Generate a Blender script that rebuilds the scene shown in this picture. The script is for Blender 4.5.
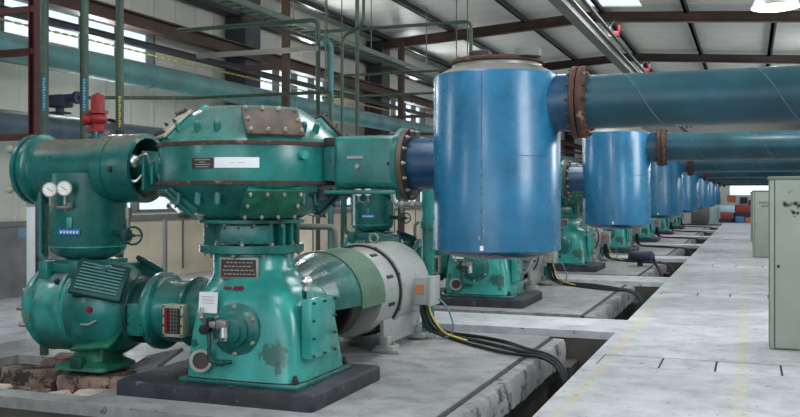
import bpy, bmesh, math, random
from mathutils import Vector, Matrix
random.seed(7)
C = bpy.context.scene.collection
for o in list(bpy.data.objects): bpy.data.objects.remove(o)

# ------------------------------------------------------------------ camera, sky, lights, exposure
F, HX, HY = 920.0, 750.0, 196.0
cam_d = bpy.data.cameras.new('camera'); cam = bpy.data.objects.new('camera', cam_d); C.objects.link(cam)
cam.location = (0, 0, 1.6)
cam.rotation_euler = (math.pi/2, 0, math.atan((HX-400)/F))
cam_d.sensor_width = 36; cam_d.lens = F*36/800
cam_d.shift_y = -(208.5-HY)/800
cam_d.clip_end = 300
bpy.context.scene.camera = cam

world = bpy.data.worlds.new('sky'); bpy.context.scene.world = world; world.use_nodes = True
wn = world.node_tree; wn.nodes['Background'].inputs[0].default_value = (.80, .90, 1.0, 1)
wn.nodes['Background'].inputs[1].default_value = 1.35

def area(name, loc, direction, sx, sy, power, col=(.93, .97, 1)):
    l = bpy.data.lights.new(name, 'AREA'); l.shape = 'RECTANGLE'; l.size = sx; l.size_y = sy
    l.energy = power; l.color = col
    o = bpy.data.objects.new(name, l); C.objects.link(o); o.location = loc
    o.rotation_euler = Vector(direction).to_track_quat('-Z', 'Z').to_euler()
    return o
# daylight coming in at the open gable, the skylights and the window bands, plus added fill in the far bays
area('daylight_gable', (-1.5, -7.5, 3.6), (-.1, 1, -.12), 8, 4.5, 150)
for y in (-3, 5, 13, 23, 32, 40, 48, 56):
    area('daylight_skylight' if y < 30 else 'added_bay_fill', (-3.1, y, 6.3), (0, 0, -1), 1.4, 5.5, 185 if y < 30 else 110)  # past the last skylight: added lights with no lamp above them
    if y > 0: area('daylight_window', (3.3, y-.5, 3.7), (-1, 0, -.15), 5.5, 2.0, 360 if y < 14 else 190)
for y in (13.5, 21.5, 29.5, 37.5):
    area('daylight_window', (-10.75, y, 1.9), (1, 0, 0), 4.0, 1.0, 80)
for y in (-2.8, 5.2, 13.2, 21.2, 29.2, 37.2, 45.2):
    area('daylight_window', (-10.8, y, 4.43), (1, 0, -.15), 3.8, .6, 230)
vs = bpy.context.scene.view_settings
vs.view_transform = 'Standard'; vs.look = 'None'; vs.gamma = 1; vs.use_curve_mapping = False
vs.exposure = 0.14

# ------------------------------------------------------------------ materials
def new_mat(name):
    m = bpy.data.materials.new(name); m.use_nodes = True
    return m, m.node_tree, m.node_tree.nodes, m.node_tree.links, m.node_tree.nodes['Principled BSDF']
def noise(nt, vec, scale, detail=4, rough=.55):
    n = nt.nodes.new('ShaderNodeTexNoise'); n.inputs['Scale'].default_value = scale
    n.inputs['Detail'].default_value = detail; n.inputs['Roughness'].default_value = rough
    nt.links.new(vec, n.inputs['Vector']); return n.outputs['Fac']
def ramp(nt, fac, stops):
    r = nt.nodes.new('ShaderNodeValToRGB'); nt.links.new(fac, r.inputs[0])
    e = r.color_ramp.elements
    while len(e) < len(stops): e.new(.5)
    for k, (p, v) in enumerate(stops):
        e[k].position = p; e[k].color = (v, v, v, 1) if not isinstance(v, tuple) else (*v, 1)
    return r.outputs[0]
def mix(nt, fac, a, b, mode='MIX'):
    m = nt.nodes.new('ShaderNodeMix'); m.data_type = 'RGBA'; m.blend_type = mode
    for s, v in ((0, fac), (6, a), (7, b)):
        if hasattr(v, 'is_linked'): nt.links.new(v, m.inputs[s])
        elif isinstance(v, tuple): m.inputs[s].default_value = (*v, 1)
        else: m.inputs[s].default_value = v
    return m.outputs[2]
def coords(nt, rnd=True):
    tc = nt.nodes.new('ShaderNodeTexCoord')
    if not rnd: return tc.outputs['Object']
    oi = nt.nodes.new('ShaderNodeObjectInfo'); ml = nt.nodes.new('ShaderNodeMath'); ml.operation = 'MULTIPLY'
    ml.inputs[1].default_value = 37; nt.links.new(oi.outputs['Random'], ml.inputs[0])
    ad = nt.nodes.new('ShaderNodeVectorMath'); nt.links.new(tc.outputs['Object'], ad.inputs[0]); nt.links.new(ml.outputs[0], ad.inputs[1])
    return ad.outputs[0]
def mat(name, col, rough=.5, metal=0., var=.18, vs_=3., wear=None, wa=.66, ws=6., dust=None, da=.6, bump=.0, bs=40, spec=.38, coat=0):
    m, nt, N, L, P = new_mat(name); v = coords(nt)
    n1 = noise(nt, v, vs_)
    dark = tuple(c*(1-var) for c in col); lite = tuple(min(1, c*(1+var)) for c in col)
    c = ramp(nt, n1, [(.3, dark), (.7, lite)])
    if wear:
        f = ramp(nt, noise(nt, v, ws, 8, .7), [(wa, 0.), (wa+.05, 1.)])
        c = mix(nt, f, c, wear)
    if dust:
        g = N.new('ShaderNodeNewGeometry'); sx = N.new('ShaderNodeSeparateXYZ'); L.new(g.outputs['Normal'], sx.inputs[0])
        mr = N.new('ShaderNodeMapRange'); mr.inputs[1].default_value = .35; mr.inputs[2].default_value = .95; mr.inputs[4].default_value = da
        L.new(sx.outputs[2], mr.inputs[0])
        mm = N.new('ShaderNodeMath'); mm.operation = 'MULTIPLY'; L.new(mr.outputs[0], mm.inputs[0])
        L.new(ramp(nt, noise(nt, v, 5), [(.25, .5), (.6, 1.)]), mm.inputs[1])
        c = mix(nt, mm.outputs[0], c, dust)
    L.new(c, P.inputs['Base Color'])
    L.new(ramp(nt, noise(nt, v, 9), [(.2, max(0., rough-.1)), (.8, min(1., rough+.12))]), P.inputs['Roughness'])
    P.inputs['Metallic'].default_value = metal
    P.inputs['Specular IOR Level'].default_value = spec
    P.inputs['Coat Weight'].default_value = coat*.7; P.inputs['Coat Roughness'].default_value = .2
    if bump:
        b = N.new('ShaderNodeBump'); b.inputs['Strength'].default_value = bump; b.inputs['Distance'].default_value = .02
        L.new(noise(nt, v, bs, 6, .6), b.inputs['Height']); L.new(b.outputs[0], P.inputs['Normal'])
    return m
def glass_mat(name, tint):
    m, nt, N, L, P = new_mat(name)
    t = N.new('ShaderNodeBsdfTransparent'); t.inputs[0].default_value = (*tint, 1)
    g = N.new('ShaderNodeBsdfGlossy'); g.inputs['Roughness'].default_value = .15
    x = N.new('ShaderNodeMixShader'); x.inputs[0].default_value = .06
    L.new(t.outputs[0], x.inputs[1]); L.new(g.outputs[0], x.inputs[2]); L.new(x.outputs[0], N['Material Output'].inputs[0])
    return m
def emit(name, col, s):
    m, nt, N, L, P = new_mat(name); P.inputs['Base Color'].default_value = (*col, 1)
    P.inputs['Emission Color'].default_value = (*col, 1); P.inputs['Emission Strength'].default_value = s
    return m
DUST = (.30, .27, .22)
M = {}
M['teal'] = mat('teal_paint', (.010, .140, .124), .26, var=.4, wear=(.16, .20, .15), wa=.70, ws=5, dust=DUST, da=.35, coat=.3)
M['teal_bright'] = mat('bright_teal_paint', (.030, .27, .24), .24, var=.3, wear=(.03, .10, .06), wa=.69, ws=3.2, coat=.35)
M['teal_dusty'] = mat('dusty_teal_paint', (.007, .115, .103), .28, var=.35, dust=(.22, .18, .135), da=.95, wear=(.10, .16, .11), wa=.70, coat=.25)
M['teal_worn'] = mat('worn_teal_paint', (.012, .165, .145), .32, var=.5, vs_=4, wear=(.13, .10, .07), wa=.62, ws=7, dust=(.35, .40, .36), da=.45, coat=.2)
def stained(base, spots, col):
    m = M[base].copy(); m.name = 'oil_stained_teal_paint'; nt = m.node_tree; P = nt.nodes['Principled BSDF']
    src = P.inputs['Base Color'].links[0].from_socket; tc = nt.nodes.new('ShaderNodeTexCoord'); v = tc.outputs['Object']
    n = noise(nt, v, 14, 5, .7); c = src
    for (x, y, z, rx, rz) in spots:
        sb = nt.nodes.new('ShaderNodeVectorMath'); sb.operation = 'SUBTRACT'; nt.links.new(v, sb.inputs[0]); sb.inputs[1].default_value = (x, y, z)
        sc_ = nt.nodes.new('ShaderNodeVectorMath'); sc_.operation = 'MULTIPLY'; nt.links.new(sb.outputs[0], sc_.inputs[0]); sc_.inputs[1].default_value = (1/rx, 1/.2, 1/rz)
        ln = nt.nodes.new('ShaderNodeVectorMath'); ln.operation = 'LENGTH'; nt.links.new(sc_.outputs[0], ln.inputs[0])
        ad = nt.nodes.new('ShaderNodeMath'); ad.operation = 'ADD'; nt.links.new(ln.outputs['Value'], ad.inputs[0]); nt.links.new(n, ad.inputs[1])
        c = mix(nt, ramp(nt, ad.outputs[0], [(.0, .85), (.99, .75), (1.0, 0.)]) if False else ramp(nt, ad.outputs[0], [(.90, .8), (1.0, 0.)]), c, col)
    nt.links.new(c, P.inputs['Base Color']); return m
M['crankcase'] = stained('teal_bright', [(.48, -.49, .26, .28, .22), (.53, -.47, .15, .08, .16), (-.24, -.5, .30, .09, .08)], (.012, .055, .035))
M['teal_scuffed'] = mat('scuffed_teal_paint', (.026, .24, .21), .30, var=.5, vs_=5, wear=(.16, .17, .12), wa=.56, ws=6, dust=(.42, .52, .50), da=.75, coat=.2)
M['teal_dark'] = mat('dark_teal_paint', (.006, .055, .046), .4, var=.3)
M['green_pipe'] = mat('green_pipe_paint', (.032, .062, .042), .45, var=.3, wear=(.13, .11, .07), wa=.62)
M['guard_green'] = mat('guard_green_paint', (.085, .17, .11), .4, var=.2)
M['blue'] = mat('blue_paint', (.018, .130, .245), .27, var=.25, wear=(.10, .12, .12), wa=.745, ws=5, coat=.35)
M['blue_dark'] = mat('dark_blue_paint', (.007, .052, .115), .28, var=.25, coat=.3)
M['pipe_blue'] = mat('pipe_blue_paint', (.006, .046, .066), .36, var=.45, vs_=2, wear=(.12, .12, .09), wa=.72, ws=8, dust=(.035, .095, .105), da=.5)
M['rust'] = mat('rusty_steel', (.060, .024, .015), .7, var=.45, vs_=8, wear=(.20, .15, .12), wa=.6, bump=.3)
M['rust_grey'] = mat('rusty_grey_cover', (.085, .062, .048), .6, var=.4, vs_=6, wear=(.05, .12, .18), wa=.66)
M['cream_plate'] = mat('dusty_cream_cover', (.36, .36, .27), .6, var=.25, wear=(.06, .22, .16), wa=.6, ws=9)
M['olive_plate'] = mat('olive_green_cover', (.016, .13, .075), .45, var=.4, vs_=8)
M['red_beam'] = mat('red_oxide_steel', (.060, .014, .011), .6, var=.3)
M['brown_beam'] = mat('brown_steel', (.060, .034, .022), .65, var=.35, vs_=1.5)
M['rafter_brown'] = mat('dark_brown_steel', (.035, .021, .016), .6, var=.4, vs_=.8)
M['dark_beam'] = mat('dark_grey_steel', (.028, .029, .030), .6, var=.25)
M['mid_grey'] = mat('grey_steel', (.14, .145, .13), .55, var=.2)
M['column'] = mat('slate_column_paint', (.030, .034, .044), .5, var=.25)
M['motor_grey'] = mat('light_grey_motor_paint', (.33, .35, .34), .32, var=.12, wear=(.16, .14, .11), wa=.68, dust=(.32, .29, .24), da=.35, coat=.2)
M['motor_dark'] = mat('dark_rotor_steel', (.02, .017, .016), .5)
M['silver'] = mat('bright_bare_steel', (.62, .62, .60), .28, metal=.9)
M['chrome'] = mat('worn_grey_metal', (.27, .27, .24), .4, metal=.5)
M['black'] = mat('black_rubber', (.012, .012, .013), .5, var=.3)
M['bolt'] = mat('dark_bolt_steel', (.06, .055, .05), .45, metal=.6, var=.4)
M['bolt_pale'] = mat('pale_bolt_steel', (.34, .30, .25), .45, metal=.5, var=.3)
M['white'] = mat('white_label', (.72, .75, .76), .5, var=.05)
M['white_blue'] = mat('pale_blue_sheet', (.45, .66, .74), .5, var=.05)
M['plate_dark'] = mat('dark_brown_nameplate', (.035, .018, .014), .35)
M['ink'] = mat('printed_marks', (.30, .28, .25), .5)
M['ink_dark'] = mat('black_printed_marks', (.02, .02, .02), .6)
M['red'] = mat('red_paint', (.20, .006, .010), .4, var=.3)
M['dial'] = mat('gauge_dial', (.80, .80, .78), .35, var=.02)
M['blue_tag'] = mat('blue_label', (.02, .16, .50), .4)
M['yellow'] = mat('yellow_paint', (.55, .40, .03), .5)
M['cyan_tag'] = mat('light_blue_stripe', (.03, .35, .65), .5)
M['slab'] = mat('black_coated_concrete', (.022, .024, .030), .6, var=.5, vs_=6, wear=(.12, .12, .13), wa=.60, ws=9, bump=.5, bs=14)
M['rock'] = mat('broken_concrete', (.24, .17, .13), .9, var=.55, vs_=5, wear=(.05, .04, .036), wa=.50, bump=.8, bs=12)
M['rock_pale'] = mat('pale_broken_concrete', (.50, .42, .35), .9, var=.3, vs_=5, wear=(.12, .10, .09), wa=.6, bump=.8, bs=12)
M['trench'] = mat('dirty_shaded_trench_concrete', (.075, .069, .062), .9, var=.45, vs_=2, bump=.6, bs=9)  # dirt plus the shade of the trench, both put into this dark colour
M['lip'] = mat('chipped_pale_concrete', (.27, .27, .275), .85, var=.35, vs_=3, wear=(.09, .085, .08), wa=.55, ws=4, bump=.6, bs=10)
M['wallpanel'] = mat('white_wall_sheet', (.56, .56, .51), .55, var=.08, vs_=.6)
M['cream_wall'] = mat('cream_lower_wall', (.60, .52, .39), .6, var=.12, vs_=1.2)
M['grey_wall'] = mat('grey_rendered_wall', (.17, .17, .17), .9, var=.35, vs_=1.5, wear=(.30, .30, .29), wa=.6, ws=3)
M['glass'] = glass_mat('window_glass', (.93, .97, 1))
M['cab'] = mat('grey_green_cabinet_paint', (.33, .37, .315), .42, var=.06)
M['cab_dark'] = mat('olive_cabinet_paint', (.17, .20, .15), .45, var=.1)
M['crate_red'] = mat('red_brown_container_paint', (.26, .05, .035), .5)
M['crate_navy'] = mat('navy_container_paint', (.025, .03, .06), .5)
M['crate_blue'] = mat('blue_bin_paint', (.06, .20, .38), .5)
M['orange'] = mat('orange_sheet', (.45, .17, .07), .5)
M['bulb'] = emit('glowing_lamp', (1, .97, .90), 6)
M['shade'] = mat('lamp_shade_metal', (.60, .61, .60), .3, metal=.3)
M['tray'] = mat('cable_tray_steel', (.07, .10, .075), .5, metal=.2, var=.2)
M['tape'] = mat('yellow_black_cable', (.40, .34, .08), .6)
M['wire_yellow'] = mat('yellow_wire', (.6, .48, .08), .5)
M['wire_blue'] = mat('pale_blue_wire', (.12, .22, .26), .5)
M['teal_big'] = mat('faded_teal_pipe_paint', (.075, .19, .185), .5, var=.3, vs_=1.5, wear=(.16, .12, .08), wa=.62, ws=3, dust=(.12, .11, .09), da=.8)
M['slate_big'] = mat('slate_blue_pipe_paint', (.055, .085, .105), .5, var=.25, dust=(.13, .12, .10), da=.6)
M['cool_blue'] = mat('pale_blue_pipe_paint', (.06, .17, .17), .45, var=.25)

def floor_mat(name, k, stain, tint=(1, 1, 1)):
    m, nt, N, L, P = new_mat(name)
    tc = N.new('ShaderNodeNewGeometry'); v = tc.outputs['Position']
    c = ramp(nt, noise(nt, v, .7, 6, .6), [(.3, tuple(k*q*t_ for q, t_ in zip((.44, .45, .47), tint))), (.5, tuple(k*q*t_ for q, t_ in zip((.57, .58, .60), tint))), (.7, tuple(k*q*t_ for q, t_ in zip((.68, .69, .70), tint)))])
    c = mix(nt, ramp(nt, noise(nt, v, 3.2, 8, .7), [(.34, stain), (.56, 0.)]), c, (.16, .16, .165))
    sp = ramp(nt, noise(nt, v, 11, 3, .6), [(.66, 0.), (.69, 1.)])
    c = mix(nt, sp, c, (.09, .085, .085))
    sx = N.new('ShaderNodeSeparateXYZ'); L.new(v, sx.inputs[0])
    for x0, strength in ((-1.31, .62), (-.075, .45)):
        a = N.new('ShaderNodeMath'); a.operation = 'COMPARE'; a.inputs[1].default_value = x0; a.inputs[2].default_value = .052
        L.new(sx.outputs[0], a.inputs[0])
        b = N.new('ShaderNodeMath'); b.operation = 'MULTIPLY'; L.new(a.outputs[0], b.inputs[0])
        L.new(ramp(nt, noise(nt, v, 2.6, 8, .7), [(.36, 0.), (.58, strength)]), b.inputs[1])
        c = mix(nt, b.outputs[0], c, (.60, .52, .30))
    L.new(c, P.inputs['Base Color'])
    L.new(ramp(nt, noise(nt, v, 1.3, 5), [(.3, .30), (.7, .55)]), P.inputs['Roughness'])
    b = N.new('ShaderNodeBump'); b.inputs['Strength'].default_value = .25; b.inputs['Distance'].default_value = .01
    L.new(noise(nt, v, 12, 6, .6), b.inputs['Height']); L.new(b.outputs[0], P.inputs['Normal'])
    return m
M['floor'] = floor_mat('worn_pale_concrete_floor', 1.0, .45)
M['pad'] = floor_mat('oily_grey_concrete_pad', .60, .85, (1.03, 1, .95))
def corrugated(name, col, axis, scale, strength=.6):
    m, nt, N, L, P = new_mat(name)
    g = N.new('ShaderNodeNewGeometry'); sx = N.new('ShaderNodeSeparateXYZ'); L.new(g.outputs['Position'], sx.inputs[0])
    a = N.new('ShaderNodeMath'); a.operation = 'MULTIPLY'; a.inputs[1].default_value = scale; L.new(sx.outputs[axis], a.inputs[0])
    s = N.new('ShaderNodeMath'); s.operation = 'FRACT'; L.new(a.outputs[0], s.inputs[0])
    h = ramp(nt, s.outputs[0], [(.0, 0.), (.06, 1.), (.14, 1.), (.2, 0.)])
    b = N.new('ShaderNodeBump'); b.inputs['Strength'].default_value = strength; b.inputs['Distance'].default_value = .04
    L.new(h, b.inputs['Height']); L.new(b.outputs[0], P.inputs['Normal'])
    c = ramp(nt, noise(nt, g.outputs['Position'], .9, 4), [(.3, tuple(x*.85 for x in col)), (.7, col)])
    L.new(c, P.inputs['Base Color']); P.inputs['Roughness'].default_value = .45
    return m
M['roof'] = corrugated('corrugated_roof_sheet', (.66, .65, .60), 1, 1.1)
M['walls'] = corrugated('ribbed_wall_sheet', (.58, .57, .50), 1, 1.4, .5)

# ------------------------------------------------------------------ mesh helpers
def frame(n, up=(0, 0, 1)):
    z = Vector(n).normalized(); u = Vector(up)
    if abs(z.dot(u)) > .98: u = Vector((0, 1, 0)) if abs(z.y) < .9 else Vector((1, 0, 0))
    x = u.cross(z).normalized(); y = z.cross(x)
    return Matrix((x, y, z)).transposed()
class MB:
    def __init__(s): s.bm = bmesh.new()
    def box(s, c, size, R=None, bev=0., seg=2):
        r = bmesh.ops.create_cube(s.bm, size=1); vs_ = r['verts']
        for v in vs_: v.co = Vector((v.co.x*size[0], v.co.y*size[1], v.co.z*size[2]))
        if bev:
            ed = list({e for v in vs_ for e in v.link_edges})
            q = bmesh.ops.bevel(s.bm, geom=ed, offset=bev, segments=seg, affect='EDGES', profile=.5)
            vs_ = list({v for f in q['faces'] for v in f.verts} | {v for v in vs_ if v.is_valid})
        for v in vs_:
            co = v.co.copy()
            if R is not None: co = R @ co
            v.co = co + Vector(c)
        return s
    def b(s, x0, x1, y0, y1, z0, z1, bev=0.):
        return s.box(((x0+x1)/2, (y0+y1)/2, (z0+z1)/2), (abs(x1-x0), abs(y1-y0), abs(z1-z0)), None, bev)
    def rings(s, rs, cap=True, closed=False):
        prev = None; first = None
        for pts in rs:
            cur = [s.bm.verts.new(p) for p in pts]
            if prev:
                n = len(cur)
                for i in range(n): s.bm.faces.new((prev[i], prev[(i+1) % n], cur[(i+1) % n], cur[i]))
            else: first = cur
            prev = cur
        if cap:
            s.bm.faces.new(first[::-1]); s.bm.faces.new(prev)
        return s
    def lathe(s, prof, o=(0, 0, 0), axis=(0, 0, 1), n=40, cap=True):
        R = frame(axis); o = Vector(o)
        s.rings([[o + R @ Vector((r*math.cos(2*math.pi*i/n), r*math.sin(2*math.pi*i/n), t)) for i in range(n)] for r, t in prof], cap)
        return s
    def cyl(s, p0, p1, r, r1=None, n=24):
        d = Vector(p1)-Vector(p0)
        return s.lathe([(r, 0), (r if r1 is None else r1, d.length)], p0, d, n)
    def pipe_ring(s, o, axis, ri, ro, t, n=40):
        R = frame(axis); o = Vector(o); P = [(ri, 0), (ro, 0), (ro, t), (ri, t), (ri, 0)]
        s.rings([[o + R @ Vector((r*math.cos(2*math.pi*i/n), r*math.sin(2*math.pi*i/n), q)) for i in range(n)] for r, q in P], False)
        return s
    def tube(s, pts, r, n=12, smooth=0):
        P = [Vector(p) for p in pts]
        for _ in range(smooth):
            Q = [P[0]]
            for a, b in zip(P, P[1:]): Q += [a*.75+b*.25, a*.25+b*.75]
            Q.append(P[-1]); P = Q
        rs = []; up = None
        for i, p in enumerate(P):
            t = (P[min(i+1, len(P)-1)]-P[max(i-1, 0)]).normalized()
            if up is None:
                up = Vector((0, 0, 1)) if abs(t.z) < .9 else Vector((1, 0, 0))
            x = up.cross(t).normalized(); y = t.cross(x).normalized(); up = y
            rs.append([p + x*(r*math.cos(2*math.pi*k/n)) + y*(r*math.sin(2*math.pi*k/n)) for k in range(n)])
        return s.rings(rs)
    def bend(s, pts, r, br=.12, n=12):
        P = [Vector(p) for p in pts]; out = [P[0]]
        for a, b, c in zip(P, P[1:], P[2:]):
            u = (a-b).normalized(); w = (c-b).normalized(); q = min(br, (a-b).length*.45, (c-b).length*.45)
            for k in range(7):
                t = k/6; out.append((b+u*q)*(1-t)**2 + b*2*t*(1-t) + (b+w*q)*t*t)
        out.append(P[-1]); return s.tube(out, r, n)
    def sph(s, c, r, sc=(1, 1, 1), n=16):
        q = bmesh.ops.create_uvsphere(s.bm, u_segments=n, v_segments=n//2+2, radius=r)
        for v in q['verts']: v.co = Vector((v.co.x*sc[0], v.co.y*sc[1], v.co.z*sc[2])) + Vector(c)
        return s
    def torus(s, c, axis, R0, r, n=24, m=8):
        R = frame(axis); c = Vector(c); rs = []
        for i in range(n+1):
            a = 2*math.pi*i/n
            rs.append([c + R @ Vector(((R0+r*math.cos(2*math.pi*j/m))*math.cos(a), (R0+r*math.cos(2*math.pi*j/m))*math.sin(a), r*math.sin(2*math.pi*j/m))) for j in range(m)])
        return s.rings(rs, False)
    def patch(s, o, r, a0, a1, z0, z1, t=.006, n=12):
        # curved plate on a vertical cylinder, angles in degrees
        o = Vector(o); rs = []
        for i in range(n+1):
            a = math.radians(a0+(a1-a0)*i/n); d = Vector((math.cos(a), math.sin(a), 0))
            rs.append([o+d*r+Vector((0, 0, z0)), o+d*(r+t)+Vector((0, 0, z0)), o+d*(r+t)+Vector((0, 0, z1)), o+d*r+Vector((0, 0, z1))])
        return s.rings(rs)
    def sup(s, secs, n=48):
        rs = []
        for z, cx, cy, hx, hy, p in secs:
            ring = []
            for i in range(n):
                a = 2*math.pi*i/n; ca, sa = math.cos(a), math.sin(a)
                ring.append(Vector((cx+hx*math.copysign(abs(ca)**(2/p), ca), cy+hy*math.copysign(abs(sa)**(2/p), sa), z)))
            rs.append(ring)
        return s.rings(rs)
    def build(s, name, m, root=None, ang=38, kind=None, label=None):
        me = bpy.data.meshes.new(name)
        bmesh.ops.remove_doubles(s.bm, verts=s.bm.verts, dist=1e-5)
        bmesh.ops.recalc_face_normals(s.bm, faces=s.bm.faces)
        off = Vector((0, 0, 0))
        if root is not None:
            off = top_loc(root)
        for v in s.bm.verts: v.co -= off
        s.bm.to_mesh(me); s.bm.free()
        me.polygons.foreach_set('use_smooth', [True]*len(me.polygons)); me.set_sharp_from_angle(angle=math.radians(ang))
        me.materials.append(M[m]); o = bpy.data.objects.new(name, me); C.objects.link(o)
        if root is not None: o.parent = root
        if kind: o['kind'] = kind
        if label: o['label'] = label
        return o
def top_loc(o):
    p = Vector(o.location)
    while o.parent: o = o.parent; p = p+Vector(o.location)
    return p
def thing(name, loc, label, cat, group=None):
    o = bpy.data.objects.new(name, None); o.empty_display_size = .1; C.objects.link(o); o.location = loc
    return tag(o, label, cat, group)
def tag(o, label, cat, group=None):
    o['label'] = label; o['category'] = cat
    if group: o['group'] = group
    return o
def solo(mb, name, m, label, cat, group=None, ang=38):
    bm = mb.bm; xs = [v.co for v in bm.verts]
    lo = Vector((sum(c.x for c in xs)/len(xs), sum(c.y for c in xs)/len(xs), min(c.z for c in xs)))
    for v in bm.verts: v.co -= lo
    o = mb.build(name, m, None, ang); o.location = lo
    return tag(o, label, cat, group)
def struct(mb, name, m, ang=38): return mb.build(name, m, None, ang, 'structure')
BM_ = {}
def bolt(root, p, n, r=.014, m='bolt', name='bolt'):
    key = (r, m, name)
    if key not in BM_:
        a = MB(); a.lathe([(r*.95, 0), (r, r*.15), (r, r*.9), (r*.85, r*1.1)], n=6); a.lathe([(r*.5, r), (r*.45, r*2.0)], n=8)
        me = bpy.data.meshes.new(name); bmesh.ops.recalc_face_normals(a.bm, faces=a.bm.faces); a.bm.to_mesh(me); a.bm.free(); me.materials.append(M[m]); BM_[key] = me
    o = bpy.data.objects.new(name, BM_[key]); C.objects.link(o); o.parent = root
    o.location = Vector(p)-top_loc(root); o.rotation_euler = frame(n).to_euler()
    return o
def bolt_ring(root, c, axis, R0, cnt, r=.014, m='bolt', ph=0.):
    R = frame(axis)
    for i in range(cnt):
        a = 2*math.pi*(i+ph)/cnt
        bolt(root, Vector(c)+R @ Vector((R0*math.cos(a), R0*math.sin(a), 0)), axis, r, m)
def children(o): return [c for c in bpy.data.objects if c.parent == o]

# ------------------------------------------------------------------ the hall
S = 6.7                     # spacing of the machines along the hall
XL, XR, Y0, Y1 = -10.9, 3.4, -8.0, 62.0
AX = -1.475
a = MB(); w_ = MB()
# aisle floor, cut where the rows of cover plates lie
cuts = []
for k in range(-1, 8):
    yc = 9.15+6.6*k
    if yc < Y1-2: cuts.append((yc-.27, yc+.27))
y = Y0; TH = .09; DB = -.85
for c0, c1 in cuts:
    a.b(AX, XR, y, c0-.03, -TH, 0); a.b(AX, AX+.10, c0-.03, c1+.03, -TH, 0); a.b(2.45, XR, c0-.03, c1+.03, -TH, 0); y = c1+.03
a.b(AX, XR, y, Y1, -TH, 0)
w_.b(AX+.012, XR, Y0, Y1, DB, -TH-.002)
# floor by the left wall and the cross walkways
a.b(XL, -7.6, Y0, Y1, -TH, 0); w_.b(XL, -7.612, Y0, Y1, DB, -TH-.002)
for k in (-2, 0, 1, 2, 3, 4, 5, 6, 7):
    y0 = 10.98+S*k
    if y0+1.15 < Y1:
        a.b(-7.6, AX, y0, y0+1.15, -TH, 0); w_.b(-7.6, AX, y0+.012, y0+1.138, DB, -TH-.002)
a.b(-7.6, AX, 10.98+S*7+1.15, Y1, -TH, 0)
struct(a, 'floor', 'floor')
a = MB()
for c0, c1 in cuts:
    a.b(AX+.10, 2.45, c0-.03, c0, -TH, -.008); a.b(AX+.10, 2.45, c1, c1+.03, -TH, -.008)
    for x in (AX+.10, -.80, -.30, .27, .85, 1.45): a.b(x-.010, x+.010, c0, c1, -TH, -.010)
struct(a, 'trim_5', 'dark_beam')  # dark strips paint the shade down in the plate gaps
w_.b(-7.6, AX, Y0, Y1, DB-.05, DB)
for k in range(-1, 7): w_.b(-7.6, -1.9, 10.41+S*k, 10.97+S*k, DB, -.34)
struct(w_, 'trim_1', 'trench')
n_mach = 7
for k in range(-1, n_mach):
    y0, y1 = 5.75+S*k, 10.4+S*k
    a = MB(); w_ = MB()
    if k == 0:   # broken-out pocket under the horizontal cylinder
        for x0, x1, p, q, z in ((-7.6, -6.9, y0, y1, 0), (-6.9, -4.95, y0, 5.98, -.002), (-6.9, -4.95, 7.3, y1, 0), (-4.95, -2.13, y0, y1, 0)): a.b(x0, x1, p, q, z-TH, z)
        w_.b(-6.9, -4.95, 5.90, 7.35, DB, -.30); w_.b(-7.59, -6.91, y0+.01, y1-.01, DB, -TH); w_.b(-6.92, -4.94, y0+.01, 5.97, DB, -TH-.002); w_.b(-6.92, -4.94, 7.31, y1-.01, DB, -TH); w_.b(-4.94, -2.14, y0+.01, y1-.01, DB, -TH)
    else: a.b(-7.6, -2.13, y0, y1, -TH, 0); w_.b(-7.59, -2.14, y0+.01, y1-.01, DB, -TH)
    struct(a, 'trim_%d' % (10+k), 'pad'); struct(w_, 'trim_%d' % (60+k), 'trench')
    a = MB(); a.b(-2.13, -2.085, y0, y1, -.5, -.012); struct(a, 'trim_%d' % (20+k), 'dark_beam')
    a = MB(); n = 60; rr = random.Random(k)
    rings_ = []
    for i in range(n+1):
        yy = y0+(y1-y0)*i/n; e = rr.uniform(0, .02)+(rr.uniform(0, .06) if rr.random() < .15 else 0); f = rr.uniform(-.015, .015)
        rings_.append([(-2.085, yy, -.30), (-1.955+f, yy, -.28+f*2), (-1.945+f, yy, -.17), (-1.95-e*.3, yy, -.045-e), (-1.965-e*.6, yy, -.022), (-2.085, yy, -.018)])
    a.rings([[Vector(p) for p in r_] for r_ in rings_]); struct(a, 'trim_%d' % (30+k), 'lip')
# cover plates in the aisle
for j, (c0, c1) in enumerate(cuts):
    if c1 < 3: continue
    ws = [(AX+.10, -.80), (-.80, -.30), (-.30, .27), (.27, .85), (.85, 1.45), (1.45, 2.45)]
    posn = ['against the trench edge', 'second from the trench edge', 'beside the right yellow line', 'before the cabinets', 'deep right of the yellow lines', 'by the right wall']
    for i, (x0, x1) in enumerate(ws):
        a = MB(); a.b(x0+.010, x1-.010, c0, c1, -.085, -.003, .004)
        for xx in (x0+.12, x1-.12): a.b(xx-.02, xx+.02, (c0+c1)/2-.008, (c0+c1)/2+.008, -.004, -.0015)
        ordn = ['nearest', 'second', 'third', 'fourth', 'fifth', 'sixth', 'seventh', 'eighth', 'ninth'][j-1]
        solo(a, 'floor_cover_plate', 'pad' if False else 'floor', 'pale concrete cover plate %s, %s row along the aisle' % (posn[i], ordn), 'cover plate', 'cover plates across the aisle')

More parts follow.
